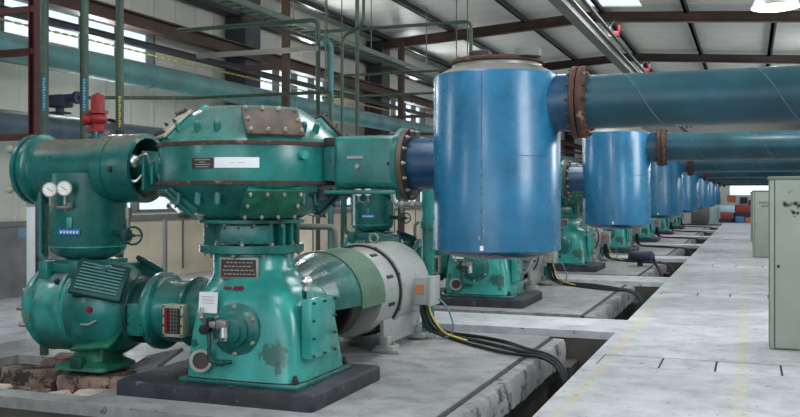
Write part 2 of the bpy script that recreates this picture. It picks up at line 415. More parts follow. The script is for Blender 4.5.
# walls -------------------------------------------------------------
def wall_openings(x, thick, opens, y0, y1, z1, zb):
    """wall of boxes along Y with openings (ya,yb,za,zb)"""
    a = MB(); ys = sorted({y0, y1, *[o[0] for o in opens], *[o[1] for o in opens]})
    for p, q in zip(ys, ys[1:]):
        zz = sorted([(o[2], o[3]) for o in opens if o[0] <= p and o[1] >= q]); z = zb
        for u, w in zz: a.b(x, x+thick, p, q, z, u); z = w
        a.b(x, x+thick, p, q, z, z1)
    return a
bays = [4, 12, 20, 28, 36, 44, 52]
lo = []
for y in bays:
    lo += [(y-.8, y+3.1, 4.08, 4.78), (y+.2, y+5.0 if y < 50 else y+4, 1.30, 2.45)]
struct(wall_openings(XL-.2, .2, lo, Y0, Y1, 6.4, 1.12), 'wall_left', 'walls')
a = MB(); a.b(XL-.2, XL+.04, Y0, 13.0, 0, 1.12); struct(a, 'trim_2', 'grey_wall')
a = MB(); a.b(XL-.2, XL+.04, 13.0, Y1, 0, 1.12); struct(a, 'trim_3', 'cream_wall')
a = MB(); a.b(XL+.0, XL+.10, Y0, Y1, 1.12, 1.2); struct(a, 'trim_4', 'mid_grey')
for y in range(14, 60, 2):
    a = MB(); a.b(XL+.03, XL+.06, y, y+.05, .12, 1.12); struct(a, 'trim_%d' % (40+y), 'mid_grey')
for i, (ya, yb, za, zb) in enumerate(lo):
    a = MB(); a.b(XL-.12, XL-.10, ya, yb, za, zb); w = a.build('window_%d' % (i+1), 'glass', None, kind='structure')
    a = MB(); n = 4
    for j in range(n+1):
        yy = ya+(yb-ya)*j/n; a.b(XL-.15, XL+.02, yy-.03, yy+.03, za, zb)
    a.b(XL-.15, XL+.02, ya, yb, za-.02, za+.04); a.b(XL-.15, XL+.02, ya, yb, zb-.04, zb+.02)
    a.build('window_frame', 'mid_grey', w)
ro = [(y-1.5, y+4.5, 2.6, 4.8) for y in bays]
struct(wall_openings(XR, .2, ro, Y0, Y1, 6.4, 0), 'wall_right', 'walls')
for i, (ya, yb, za, zb) in enumerate(ro):
    a = MB(); a.b(XR+.08, XR+.10, ya, yb, za, zb); w = a.build('window_%d' % (i+20), 'glass', None, kind='structure')
    a = MB()
    for j in range(5):
        yy = ya+(yb-ya)*j/4; a.b(XR+.0, XR+.12, yy-.03, yy+.03, za, zb)
    a.build('window_frame', 'mid_grey', w)
a = MB(); a.b(XL, -1.2, Y1, Y1+.2, 0, 6.6); a.b(1.6, XR, Y1, Y1+.2, 0, 6.6); a.b(-1.2, 1.6, Y1, Y1+.2, 0, 1.66); a.b(-1.2, 1.6, Y1, Y1+.2, 2.9, 6.6)
struct(a, 'wall_back', 'wallpanel')
a = MB(); a.b(-1.2, 1.6, Y1+.08, Y1+.1, 1.66, 2.9); struct(a, 'window_40', 'glass')  # opening added so the far end reads as a brightly lit wall

# roof --------------------------------------------------------------
XM = -4.15; ZR = 6.87; ZE = 6.42
def zroof(x): return ZR-(ZR-ZE)*abs(x-XM)/(XM-XL)
def slab_roof(a, x0, x1, y0, y1, t=.04, dz=0):
    z0, z1 = zroof(x0)+dz, zroof(x1)+dz
    q = [a.bm.verts.new(p) for p in [(x0, y0, z0), (x1, y0, z1), (x1, y1, z1), (x0, y1, z0), (x0, y0, z0+t), (x1, y0, z1+t), (x1, y1, z1+t), (x0, y1, z0+t)]]
    for f in ((0, 1, 2, 3), (7, 6, 5, 4), (0, 4, 5, 1), (1, 5, 6, 2), (2, 6, 7, 3), (3, 7, 4, 0)): a.bm.faces.new([q[i] for i in f])
a = MB()
slab_roof(a, XL-.3, XM, Y0, Y1+.3); slab_roof(a, -2.75, XR+.3, Y0, Y1+.3)
sky_b = [(y+2.2, y+7.2) for y in (-8, 0, 8)] + [(18.2, 25.88)]
y = Y0
for c0, c1 in sky_b: slab_roof(a, XM, -2.75, y, c0); y = c1
slab_roof(a, XM, -2.75, y, Y1+.3)
struct(a, 'ceiling', 'roof')
for i, (c0, c1) in enumerate(sky_b):
    a = MB(); slab_roof(a, XM, -2.75, c0, c1, .02, .01); struct(a, 'window_%d' % (50+i), 'glass')
for i, x in enumerate((-10.3, -8.25, -6.05, -3.85, -1.62, .6, 2.8)):
    a = MB(); z = zroof(x); a.b(x-.04, x+.04, Y0, Y1, z-.16, z-.005); a.b(x-.04, x+.10, Y0, Y1, z-.16, z-.14)
    solo(a, 'purlin', 'dark_beam', 'long dark roof purlin, %s' % ['beside the left wall', 'second from the left wall', 'third from the left wall', 'left of the skylights', 'right of the skylights', 'above the cabinets', 'beside the right wall'][i], 'roof beam', 'roof purlins')
ORD = ['nearest', 'second', 'third', 'fourth', 'fifth', 'sixth', 'seventh', 'eighth']
for i, y in enumerate((2, 10, 18, 26, 34, 42, 50, 58)):
    a = MB()
    for x0, x1 in ((XL+.3, XM), (XM, XR-.3)):
        n = 1
        z0, z1 = zroof(x0)-.12, zroof(x1)-.12
        for (w, ta, tb) in ((.10, .0, .02), (.015, .02, .26), (.10, .26, .28)):
            q = [a.bm.verts.new(p) for p in [(x0, y-w, z0-tb), (x1, y-w, z1-tb), (x1, y+w, z1-tb), (x0, y+w, z0-tb), (x0, y-w, z0-ta), (x1, y-w, z1-ta), (x1, y+w, z1-ta), (x0, y+w, z0-ta)]]
            for f in ((0, 1, 2, 3), (7, 6, 5, 4), (0, 4, 5, 1), (1, 5, 6, 2), (2, 6, 7, 3), (3, 7, 4, 0)): a.bm.faces.new([q[j] for j in f])
    solo(a, 'roof_rafter', 'brown_beam' if i == 3 else 'rafter_brown', 'brown steel roof rafter across the hall, %s from the camera' % ORD[i], 'roof beam', 'roof rafters', 20)
    for sx, wl in ((XL+.3, 'left'), (XR-.3, 'right')):
        a = MB(); s_ = .25; yw = .33 if wl == 'left' else .18
        a.b(sx-s_, sx+s_, y-yw, y-yw+.03, 0, 6.28); a.b(sx-s_, sx+s_, y+yw-.03, y+yw, 0, 6.28); a.b(sx-.02, sx+.02, y-yw+.02, y+yw-.02, 0, 6.28); a.b(sx+s_-.02, sx+s_, y-yw+.02, y+yw-.02, 0, 6.28)
        solo(a, 'steel_column', 'column', 'dark slate steel column against the %s wall, %s from the camera' % (wl, ORD[i]), 'column', 'wall columns')

# beams and trays along the hall
a = MB(); a.b(-10.42, -10.18, Y0+1, Y1-1, 4.60, 4.63); a.b(-10.31, -10.29, Y0+1, Y1-1, 4.63, 4.84); a.b(-10.42, -10.18, Y0+1, Y1-1, 4.84, 4.87)
solo(a, 'runway_beam', 'brown_beam', 'brown steel beam running along the left wall over the windows', 'beam')
a = MB(); a.b(-10.3, -10.2, Y0+1, Y1-1, 4.27, 4.29); a.b(-10.26, -10.24, Y0+1, Y1-1, 4.29, 4.37); a.b(-10.3, -10.2, Y0+1, Y1-1, 4.37, 4.39)
solo(a, 'crane_rail', 'dark_beam', 'dark steel rail just below the brown beam on the left wall', 'rail')
a = MB()
for i in range(90): a.box((-10.02, 8+i*.2, 4.13), (.03, .10, .03), None)
a.b(-10.03, -10.01, 8, 26, 4.122, 4.138)
solo(a, 'striped_cable', 'tape', 'yellow striped cable run under the dark rail on the left wall', 'cable')
a = MB(); a.b(-10.75, -10.45, Y0+1, Y1-1, 5.55, 5.85); solo(a, 'eaves_beam', 'dark_beam', 'thick dark beam high on the left wall under the roof', 'beam')
a = MB()
for x in (-8.15, -7.85): a.b(x-.015, x+.015, 2, 60, 4.76, 4.86)
for i in range(190): a.b(-8.15, -7.85, 2+i*.3, 2.05+i*.3, 4.77, 4.80)
t = solo(a, 'cable_tray', 'tray', 'long green-grey ladder cable tray hanging left of the machines', 'cable tray')
for i in range(15):
    a = MB(); a.tube([(-8.0, 4+i*3.8, 4.77), (-8.0, 4+i*3.8, zroof(-8)-.02)], .012, 6); a.build('hanger_rod', 'mid_grey', t)
a = MB(); a.b(-3.86, -3.60, 1, 60, 5.60, 5.64); a.b(-3.86, -3.60, 1, 60, 5.86, 5.90); a.b(-3.77, -3.69, 1, 60, 5.64, 5.86)
t = solo(a, 'monorail_beam', 'mid_grey', 'light grey monorail beam running below the roof ridge', 'beam')
for y in (2, 10, 18, 26, 34, 42, 50, 58):
    a = MB(); a.b(-3.80, -3.66, y-.06, y+.06, 5.90, zroof(-3.73)-.40); a.build('hanger_plate', 'mid_grey', t)
for i, y in enumerate((26, 34, 42)):
    t = thing('beam_clamp', (-3.45, y-.2, 5.95), 'red beam clamp on the %s visible rafter beside the grey monorail' % ORD[i].replace('nearest', 'first'), 'clamp', 'red clamps by the monorail')
    a = MB(); a.box((-3.45, y-.2, 6.06), (.18, .16, .16), None, .03); a.box((-3.36, y-.2, 6.24), (.06, .12, .26), None, .01); a.build('clamp_body', 'red', t)
    a = MB(); a.bend([(-3.52, y-.2, 6.0), (-3.66, y-.2, 6.02), (-3.6, y-.2, 6.3), (-3.5, y-.2, 6.42)], .02, .05, 8); a.build('hook', 'chrome', t)
a = MB(); a.tube([(-3.30, 8, 5.75), (-3.30, 58, 5.75)], .045, 10)
t = solo(a, 'conduit', 'dark_beam', 'dark conduit beside the grey monorail beam', 'conduit')

# high bay lamp
t = thing('high_bay_lamp', (.30, 12.55, 3.98), 'white dome high bay lamp hanging over the aisle, top right', 'lamp')
a = MB(); a.lathe([(.29, 3.98), (.285, 4.0), (.25, 4.10), (.17, 4.22), (.10, 4.30), (.09, 4.42), (.03, 4.46)], (.30, 12.55, 0), n=32, cap=False)
a.lathe([(.28, 3.985), (.24, 4.10), (.16, 4.21), (.02, 4.28)], (.30, 12.55, 0), n=32, cap=False); a.build('lamp_shade', 'shade', t)
a = MB(); a.sph((.30, 12.55, 4.12), .09, (1, 1, 1.2)); a.build('bulb', 'bulb', t)
a = MB(); a.tube([(.30, 12.55, 4.44), (.30, 12.55, zroof(.3)-.01)], .012, 8); a.build('rod', 'mid_grey', t)
pl = bpy.data.lights.new('lamp_light', 'POINT'); pl.energy = 60; pl.shadow_soft_size = .1; pl.color = (1, .97, .9)
po = bpy.data.objects.new('lamp_light', pl); po.location = (.30, 12.55, 3.95); C.objects.link(po)

# pipes along the left wall, with their racks
t = thing('overhead_pipe', (-9.5, 3, 3.42), 'thick faded teal pipe running along the left wall below the windows', 'pipe')
a = MB(); a.cyl((-9.5, 3, 3.63), (-9.5, 60, 3.63), .205, n=32); a.build('pipe_run', 'teal_big', t)
for y in range(8, 58, 5):
    a = MB(); a.pipe_ring((-9.5, y, 3.63), (0, 1, 0), .20, .214, .03); a.build('weld_ring', 'teal_big', t)
t = thing('overhead_pipe', (-9.5, 3, 2.36), 'slate blue pipe along the left wall, lower than the teal pipe', 'pipe')
a = MB(); a.cyl((-9.5, 3, 2.58), (-9.5, 60, 2.58), .20, n=28); a.build('pipe_run', 'slate_big', t)
for y in range(7, 58, 5):
    a = MB(); a.pipe_ring((-9.5, y, 2.58), (0, 1, 0), .195, .25, .05, 28); a.build('flange', 'dark_beam', t)
for i, y in enumerate((9, 25, 33, 41, 49, 57)):
    t = thing('pipe_rack', (-9.1, y, 0), 'red-brown steel pipe rack, %s from the camera, by the left wall' % ORD[i], 'rack', 'pipe racks')
    for x in (-8.24, -10.55):
        a = MB(); a.b(x-.05, x-.035, y-.06, y+.06, 0, 6.2 if i == 0 else 5.2); a.b(x+.035, x+.05, y-.06, y+.06, 0, 6.2 if i == 0 else 5.2); a.b(x-.035, x+.035, y-.008, y+.008, 0, 6.2 if i == 0 else 5.2); a.build('post', 'red_beam', t)
    for z in (2.29, 3.34, 3.86):
        a = MB(); a.b(-10.40, -8.2, y-.05, y+.05, z, z+.08); a.build('crossbar', 'red_beam', t)
t = thing('black_valve', (-9.2, 10.54, 2.78), 'black valve actuator on the slate blue pipe, upper left', 'valve')
a = MB(); a.box((-9.2, 10.54, 2.95), (.30, .24, .18), None, .03); a.cyl((-9.2, 10.54, 2.76), (-9.2, 10.54, 2.88), .06); a.cyl((-9.42, 10.54, 2.99), (-8.92, 10.54, 2.99), .06); a.cyl((-8.92, 10.54, 2.99), (-8.87, 10.54, 2.99), .09); a.build('valve_body', 'crate_navy', t)
a = MB(); a.b(-9.32, -9.08, 10.44, 10.64, 2.77, 2.80, .005); a.build('mount', 'dark_beam', t)

# brown posts with brackets
t = thing('steel_post', (-9.0, 17, 0), 'light brown steel post behind the nearest compressor, bracketed to a wall column', 'post')
a = MB(); a.b(-9.07, -8.93, 16.94, 17.06, 0, 6.3); a.build('post', 'brown_beam', t)
for z in (4.30, 5.35):
    a = MB(); a.b(-10.05, -9.07, 17.0, 17.08, z-.06, z+.06); a.build('bracket', 'brown_beam', t)
t = thing('steel_post', (-9.7, 25.6, 0), 'dark red-brown post under the left end of a rafter', 'post')
a = MB(); a.b(-9.78, -9.62, 25.52, 25.68, 0, 6.15); a.build('post', 'brown_beam', t)
a = MB(); a.b(-10.4, -9.78, 25.55, 25.65, 5.35, 5.47); a.build('bracket', 'brown_beam', t)

# rail frame by the wall
t = thing('handrail', (-9.65, 15.5, 0), 'grey steel rail frame standing before the cream lower wall', 'handrail')
a = MB(); a.b(-9.68, -9.62, 11.5, 24, 1.20, 1.28); a.build('top_rail', 'mid_grey', t)
for y in (11.5, 13.7, 15.9, 18.2, 20.5, 22.8):
    a = MB(); a.b(-9.68, -9.62, y-.03, y+.03, 0, 1.20); a.build('post', 'mid_grey', t)

# thin overhead pipes -------------------------------------------------
def pipe_thing(pts, r, m, label, grp=None, br=.12, name='thin_pipe', hang=()):
    a = MB(); a.bend(pts, r, br, 10)
    for h in hang: a.tube([h, (h[0], h[1], zroof(h[0])-.01)], .010, 6)
    return solo(a, name, m, label, 'pipe', grp)
G = 'thin pipes hung from the roof'
p = pipe_thing([(-8.9, 13, 4.355), (-6.32, 13, 4.355), (-6.32, 13, 2.3), (-6.32, 13, 0)], .036, 'green_pipe', 'green pipe bending down beside the brown post behind the compressor', G)
a = MB(); a.bend([(-6.10, 13, 3.92), (-6.10, 13, 0)], .048, .1, 10); a.bend([(-6.10, 13, 3.9), (-6.14, 13.0, 4.0), (-6.4, 13.2, 4.02)], .048, .1, 10); solo(a, 'thin_pipe', 'cool_blue', 'thicker pale blue-green pipe right of the bending green pipe', 'pipe', G)
pipe_thing([(-5.86, 12.9, 0), (-5.86, 12.9, 4.05), (-5.5, 12.9, 4.2), (-5.5, 12.9, 6.7)], .024, 'green_pipe', 'slim dark green pipe behind the pale blue-green pipe', G)
pipe_thing([(-8.87, 10.54, 2.99), (-8.3, 12.6, 3.17), (-5.9, 12.6, 3.17), (-5.9, 12.6, 2.2)], .028, 'green_pipe', 'dark green line running from the black valve to the right', G, .06, hang=((-6.0, 12.6, 3.17),))
pipe_thing([(-6.52, 15, 0), (-6.52, 15, zroof(-6.5)-.01)], .036, 'green_pipe', 'straight brownish-green vertical pipe beside the slate column', G)
pipe_thing([(-7.6, 15.2, 4.60), (-4.48, 15.2, 4.60), (-4.48, 15.2, 2.9), (-4.48, 15.2, 0)], .030, 'green_pipe', 'dark green pipe running right then dropping behind the blue tank', G)
pipe_thing([(-7.4, 15.4, 3.81), (-4.5, 15.4, 3.81)], .022, 'green_pipe', 'upper of two level pipes left of the blue tank top', G, hang=((-7.3, 15.4, 3.8), (-4.6, 15.4, 3.8)))
pipe_thing([(-7.4, 15.4, 3.42), (-4.5, 15.4, 3.42)], .022, 'green_pipe', 'lower of two level pipes left of the blue tank top', G, hang=((-7.0, 15.4, 3.4), (-4.8, 15.4, 3.4)))
a = MB(); a.b(-8.5, -6.3, 12.93, 12.97, 3.86, 3.94)
for i in range(26): a.b(-8.46+i*.083, -8.42+i*.083, 12.92, 12.925, 3.88, 3.92)
solo(a, 'perforated_channel', 'chrome', 'pale perforated steel channel spanning left of the bending green pipe', 'bracket')
VP = [(-6.655, 7.4, .043, 'green_pipe'), (-6.325, 7.6, .043, 'green_pipe'), (-6.20, 8.0, .043, 'green_pipe')]
for i, (x, y, r, m) in enumerate(VP):
    t = thing('riser_pipe', (x, y, 0), ['leftmost tall green riser pipe with a blue stripe above the horizontal vessel', 'middle tall green riser pipe with blue stripe beside the red valve', 'tall olive green riser pipe with yellow stripe right of red valve'][i], 'pipe', 'tall riser pipes behind the nearest vessel')
    a = MB(); a.cyl((x, y, 0), (x, y, zroof(x)-.01), r, n=16); a.build('pipe_run', m, t)
    a = MB()
    zc = [2.62, 2.62, 2.48][i]
    for j in range(12):
        q = zc-.16+j*.028
        a.patch((x, y, 0), r, -66, -38 if j % 3 else -48, q, q+.018, .002, 3)
    a.build('printed_text', 'cyan_tag' if i < 2 else 'yellow', t)
    if i == 2:
        a = MB(); a.pipe_ring((x, y, 2.24), (0, 0, 1), r, r+.003, .05, 16); a.build('band', 'ink_dark', t)
# white conduit post left
t = thing('conduit_post', (-7.84, 8.5, 0), 'slim pale grey conduit post standing left of the horizontal cylinder', 'post')
a = MB(); a.b(-7.875, -7.805, 8.465, 8.535, 0, 1.48, .006); a.build('post', 'white', t)
a = MB(); a.cyl((-7.84, 8.5, 1.48), (-7.84, 8.5, 1.52), .05); a.build('cap', 'chrome', t)
a = MB(); a.b(-8.02, -7.88, 8.47, 8.53, 1.10, 1.24, .02); a.build('fitting', 'wire_blue', t)

# ------------------------------------------------------------------ ONE MACHINE
A = (-3.92, 6.8)
def ax(az): return Vector((math.cos(math.radians(az)), math.sin(math.radians(az)), 0))
roots = []
def T(*a_): t_ = thing(*a_); roots.append(t_); return t_
def rect_bolts(root, c, R, w, h, nx, ny, r=.014, m='bolt'):
    for i in range(nx):
        for j in (-1, 1): bolt(root, Vector(c)+R @ Vector((-w/2+w*i/(nx-1), j*h/2, 0)), R.col[2], r, m)
    for j in range(1, ny-1):
        for i in (-1, 1): bolt(root, Vector(c)+R @ Vector((i*w/2, -h/2+h*j/(ny-1), 0)), R.col[2], r, m)

# base block
t = T('base_block', (-3.9, 6.78, 0), 'BASE', 'base')
a = MB(); a.sup([(0, -3.895, 6.78, .885, .68, 40), (.105, -3.895, 6.78, .885, .68, 40), (.12, -3.895, 6.78, .875, .67, 40)], 96); a.build('block', 'slab', t, 60)
# compressor ---------------------------------------------------------
comp = T('compressor', (-3.92, 6.8, .12), 'COMP', 'compressor')
a = MB()
a.b(-4.27, -3.20, 6.24, 7.25, .12, .155, .01)
foot = a.build('foot_flange', 'teal', comp)
for p in ((-4.23, 6.29), (-3.25, 6.29), (-3.25, 7.2), (-4.24, 7.2), (-3.25, 6.75)):
    bolt(foot, (p[0], p[1], .165), (0, 0, 1), .030, 'bolt', 'anchor_nut')
a = MB(); a.sup([(.165, -3.745, 6.74, .525, .50, 7), (.30, -3.745, 6.74, .515, .475, 6.5), (.5, -3.75, 6.74, .50, .45, 6), (.66, -3.755, 6.745, .485, .435, 5), (.75, -3.77, 6.75, .47, .42, 4.4), (.82, -3.79, 6.76, .445, .40, 3.8), (.875, -3.82, 6.775, .405, .38, 3.0), (.92, -3.86, 6.79, .365, .36, 2.4), (.97, -3.88, 6.8, .345, .345, 2.1), (1.02, -3.9, 6.8, .335, .335, 2), (1.14, -3.9, 6.8, .335, .335, 2)], 64)
case = a.build('crankcase', 'crankcase', comp, 60)
# front round cover, facing -Y
fc = (-3.767, 6.285, .55)
a = MB(); a.lathe([(.21, 0), (.21, .035), (.17, .045), (.165, .05), (.13, .055), (.128, .085), (.09, .09), (.085, .12), (.05, .125)], (fc[0], 6.31, fc[2]), (0, -1, 0), 40)
cov = a.build('round_cover', 'teal', comp)
bolt_ring(cov, (fc[0], 6.272, fc[2]), (0, -1, 0), .185, 6, .018, 'bolt_pale', .5)
a = MB(); a.cyl((-3.80, 6.16, .585), (-3.80, 6.16, .51), .032, .036); a.cyl((-3.80, 6.16, .51), (-3.80, 6.16, .48), .036, .03); a.build('filter_cup', 'silver', comp)
a = MB(); a.box((-3.82, 6.17, .605), (.09, .06, .07), None, .01); a.box((-3.90, 6.17, .60), (.06, .05, .05), None, .01); a.build('filter_head', 'chrome', comp)
a = MB(); a.cyl((-3.97, 6.20, .56), (-3.97, 6.13, .56), .042, .038); a.cyl((-3.97, 6.13, .56), (-3.97, 6.115, .56), .02); a.box((-3.95, 6.2, .62), (.05, .05, .06), None, .01); a.build('pressure_switch', 'ink_dark', comp)
a = MB(); a.bend([(-3.95, 6.18, .56), (-3.93, 6.16, .44), (-3.935, 6.16, .31), (-3.84, 6.2, .30), (-3.80, 6.27, .30)], .016, .05, 10); a.box((-3.84, 6.17, .305), (.07, .05, .05), None, .012); a.build('oil_pipe', 'teal_dark', comp)
a = MB(); a.pipe_ring((-4.035, 6.215, .305), (.35, -1, .1), .066, .09, .03, 28); a.build('sight_rim', 'chrome', comp)
a = MB(); a.lathe([(.068, 0), (.068, .012)], (-4.035, 6.215, .305), (.35, -1, .1), 28); a.lathe([(.08, -.06), (.08, .0)], (-4.035, 6.215, .305), (.35, -1, .1), 28); a.build('sight_glass', 'plate_dark', comp)
a = MB(); a.bend([(-4.04, 6.26, .60), (-4.05, 6.22, .66), (-4.05, 6.24, .72)], .014, .03, 8); a.sph((-4.045, 6.22, .64), .022); a.build('small_valve', 'chrome', comp)
# tag and labels on the front
a = MB(); a.box((-4.02, 6.285, .755), (.17, .004, .165), frame((0, -1, .12)) @ Matrix(((1, 0, 0), (0, 0, 1), (0, -1, 0))).to_3x3() if False else Matrix.Rotation(-.10, 3, 'X')); tg = a.build('paper_tag', 'white', comp)
a = MB()
for j in range(4): a.box((-4.02, 6.2815, .80-j*.025), (.11, .002, .004), Matrix.Rotation(-.10, 3, 'X'))
a.build('printed_lines', 'ink', tg)
a = MB(); a.box((-3.80, 6.375, .868), (.085, .008, .03), Matrix.Rotation(-.5, 3, 'X')); a.box((-3.90, 6.375, .868), (.06, .008, .018), Matrix.Rotation(-.5, 3, 'X')); a.build('red_label', 'red', comp)
# side cover on +X
a = MB(); a.box((-3.20, 6.60, .565), (.09, .44, .46), None, .012); sc = a.build('side_cover', 'teal_bright', comp)
Rx = frame((1, 0, 0))
rect_bolts(sc, (-3.155, 6.60, .565), Rx, .39, .41, 3, 4, .012)
a = MB(); a.bend([(-3.30, 6.55, .80), (-3.28, 6.5, .84), (-3.26, 6.5, .90)], .02, .02); a.build('breather_pipe', 'teal', comp)
a = MB(); a.sph((-3.24, 6.46, .93), .048); a.cyl((-3.24, 6.46, .86), (-3.24, 6.46, .90), .03); a.build('breather_cap', 'silver', comp)
# nameplate on the neck
d = ax(-80); R = frame(d); c0 = Vector((-3.9, 6.8, 1.02))+d*.352
a = MB(); a.box(c0, (.33, .175, .025), R, .008); a.box(c0-d*.03, (.28, .13, .06), R); npf = a.build('nameplate', 'chrome', comp)
a = MB(); a.box(c0+d*.014, (.295, .14, .004), R); pd = a.build('plate_face', 'plate_dark', npf)
a = MB()
for j, row in enumerate(((-.10, .12), (-.12, .10), (-.13, .13), (-.12, .12))):
    x = row[0]
    while x < row[1]:
        w = random.uniform(.015, .04); a.box(c0+d*.0175+R @ Vector((x+w/2, .046-j*.031, 0)), (w, .009, .002), R); x += w+.01
a.build('printed_text', 'ink', npf)
# neck flanges and ribs
O3 = (-3.92, 6.8, 0)
a = MB(); a.lathe([(.42, 1.13), (.435, 1.14), (.435, 1.195), (.42, 1.20)], O3); lf = a.build('lower_flange', 'teal', comp)
bolt_ring(lf, (-3.92, 6.8, 1.2), (0, 0, 1), .385, 10, .018, 'bolt_pale')
bolt_ring(lf, (-3.92, 6.8, 1.13), (0, 0, -1), .39, 10, .018, 'bolt_pale', .3)
a = MB(); a.lathe([(.31, 1.2), (.30, 1.22), (.30, 1.37), (.33, 1.385)], O3)
for az in (-20, -38, -5, 20, 60, 100, 140, 180, 220): 
    dd = ax(az); a.box(Vector((-3.92, 6.8, 1.29))+dd*.33, (.14, .03, .18), Matrix.Rotation(math.radians(az), 3, 'Z'))
a.build('neck', 'teal', comp)
a = MB(); a.lathe([(.43, 1.375), (.44, 1.38), (.44, 1.405), (.40, 1.41)], O3); uf = a.build('upper_flange', 'teal_worn', comp)
bolt_ring(uf, (-3.92, 6.8, 1.375), (0, 0, -1), .39, 10, .016, 'bolt_pale', .6)
d = ax(-68); R = frame(d); c0 = Vector((-3.92, 6.8, 1.288))+d*.36
a = MB(); a.box(c0, (.37, .15, .06), R, .006); a.box(c0-d*.06, (.32, .12, .12), R); nb = a.build('inspection_cover', 'teal', comp)
rect_bolts(nb, c0+d*.03, R, .33, .115, 4, 2, .010)
# cylinder casing
cas = MB(); cas.lathe([(.36, 1.405), (.42, 1.42), (.50, 1.46), (.62, 1.56), (.74, 1.665), (.765, 1.69), (.77, 1.71), (.77, 2.0), (.765, 2.02), (.73, 2.06), (.58, 2.21), (.48, 2.29), (.42, 2.325), (.38, 2.33)], O3, n=64)
casing = cas.build('cylinder_casing', 'teal', comp, 50)
a = MB(); a.pipe_ring((-3.92, 6.8, 1.995), (0, 0, 1), .75, .783, .028, 64); a.build('seam_band', 'rust', comp)
a = MB(); a.pipe_ring((-3.92, 6.8, 1.69), (0, 0, 1), .75, .783, .026, 64); a.build('seam_band', 'rust', comp)
for az, up, low in ((-46, 'rust_grey', 'olive_plate'), (-136, 'cream_plate', 'teal_worn'), (40, 'rust_grey', 'teal'), (130, 'cream_plate', 'teal')):
    for hi in (1, 0):
        dd = ax(az)
        if hi: nrm = (dd*.707+Vector((0, 0, .707))); cc = Vector((-3.92, 6.8, 2.155))+dd*.635
        else: nrm = (dd*.70-Vector((0, 0, .70))); cc = Vector((-3.92, 6.8, 1.562))+dd*.62
        nrm.normalize(); R = frame(nrm)
        a = MB(); a.box(cc-nrm*.05, (.44, .29, .13), R, .02); fr = a.build('cover_pad', 'teal_worn', comp)
        a = MB(); a.box(cc+nrm*.03, (.46, .31, .03), R, .012); cp = a.build('cover_plate', up if hi else low, fr)
        rect_bolts(fr, cc+nrm*.047, R, .40, .25, 4, 3, .016, 'bolt_pale' if az == -46 else 'bolt')
for az in (-98, -83, -118, -24, -12, -168, 160, 100, 75):
    dd = ax(az)
    a = MB(); a.cyl(Vector((-3.92, 6.8, 2.08))+dd*.66, Vector((-3.92, 6.8, 2.16))+dd*.69, .03, .026, 12); a.sph(Vector((-3.92, 6.8, 2.165))+dd*.692, .026, n=10); a.build('boss', 'teal', comp)
    a = MB(); a.cyl(Vector((-3.92, 6.8, 1.64))+dd*.67, Vector((-3.92, 6.8, 1.55))+dd*.68, .03, .026, 12); a.sph(Vector((-3.92, 6.8, 1.545))+dd*.68, .026, n=10); a.build('boss', 'teal', comp)
a = MB(); a.cyl(Vector((-3.92, 6.8, 1.92))+ax(-30)*.76, Vector((-3.92, 6.8, 1.92))+ax(-30)*.81, .035); a.build('band_plug', 'teal_bright', comp)
a = MB(); a.cyl((-4.16, 6.46, 2.22), (-4.16, 6.46, 2.30), .06, .045); a.sph((-4.16, 6.46, 2.30), .048); a.build('lifting_boss', 'teal_bright', comp)
a = MB(); a.patch(O3, .77, -96, -82.5, 1.81, 1.89, .006); a.build('small_nameplate', 'plate_dark', comp)
a = MB()
for j, (a0, a1) in enumerate(((-94, -84), (-91, -87), (-94, -84), (-93, -85))): a.patch(O3, .777, a0, a1, 1.874-j*.018, 1.880-j*.018, .002)
a.build('printed_text', 'ink', comp)
a = MB(); a.patch(O3, .77, -81.5, -56, 1.815, 1.895, .005); st = a.build('white_sticker', 'white', comp)
a = MB(); a.patch(O3, .7755, -72, -70, 1.852, 1.856, .001, 2); a.patch(O3, .7755, -68, -64, 1.852, 1.856, .001, 3); a.build('printed_text', 'ink', st)
# duct to the tank
a = MB(); a.box((-2.79, 6.8, 1.865), (.54, .50, .41), None, .05, 4); a.box((-3.10, 6.8, 1.865), (.24, .34, .30), None, .02); a.b(-3.12, -2.52, 6.52, 7.08, 1.615, 1.645, .006); duct = a.build('outlet_duct', 'teal', comp)
a = MB(); a.box((-2.86, 6.545, 1.90), (.14, .012, .022), None); a.cyl((-2.84, 6.55, 1.83), (-2.84, 6.53, 1.83), .018); a.build('duct_plate', 'chrome', duct)
a = MB(); a.box((-3.12, 6.66, 2.03), (.10, .08, .07), None, .01); a.build('clamp_block', 'ink_dark', duct)
a = MB(); a.cyl((-3.15, 6.6, 1.66), (-3.15, 6.6, 1.58), .06, .06); a.build('rubber_stop', 'ink_dark', duct)
a = MB(); a.lathe([(.20, -.07), (.24, -.02), (.285, 0), (.285, .04), (.27, .045)], (-2.565, 6.8, 1.85), (1, 0, 0)); df = a.build('duct_flange', 'teal_worn', comp)
bolt_ring(df, (-2.565, 6.8, 1.85), (-1, 0, 0), .26, 14, .016)
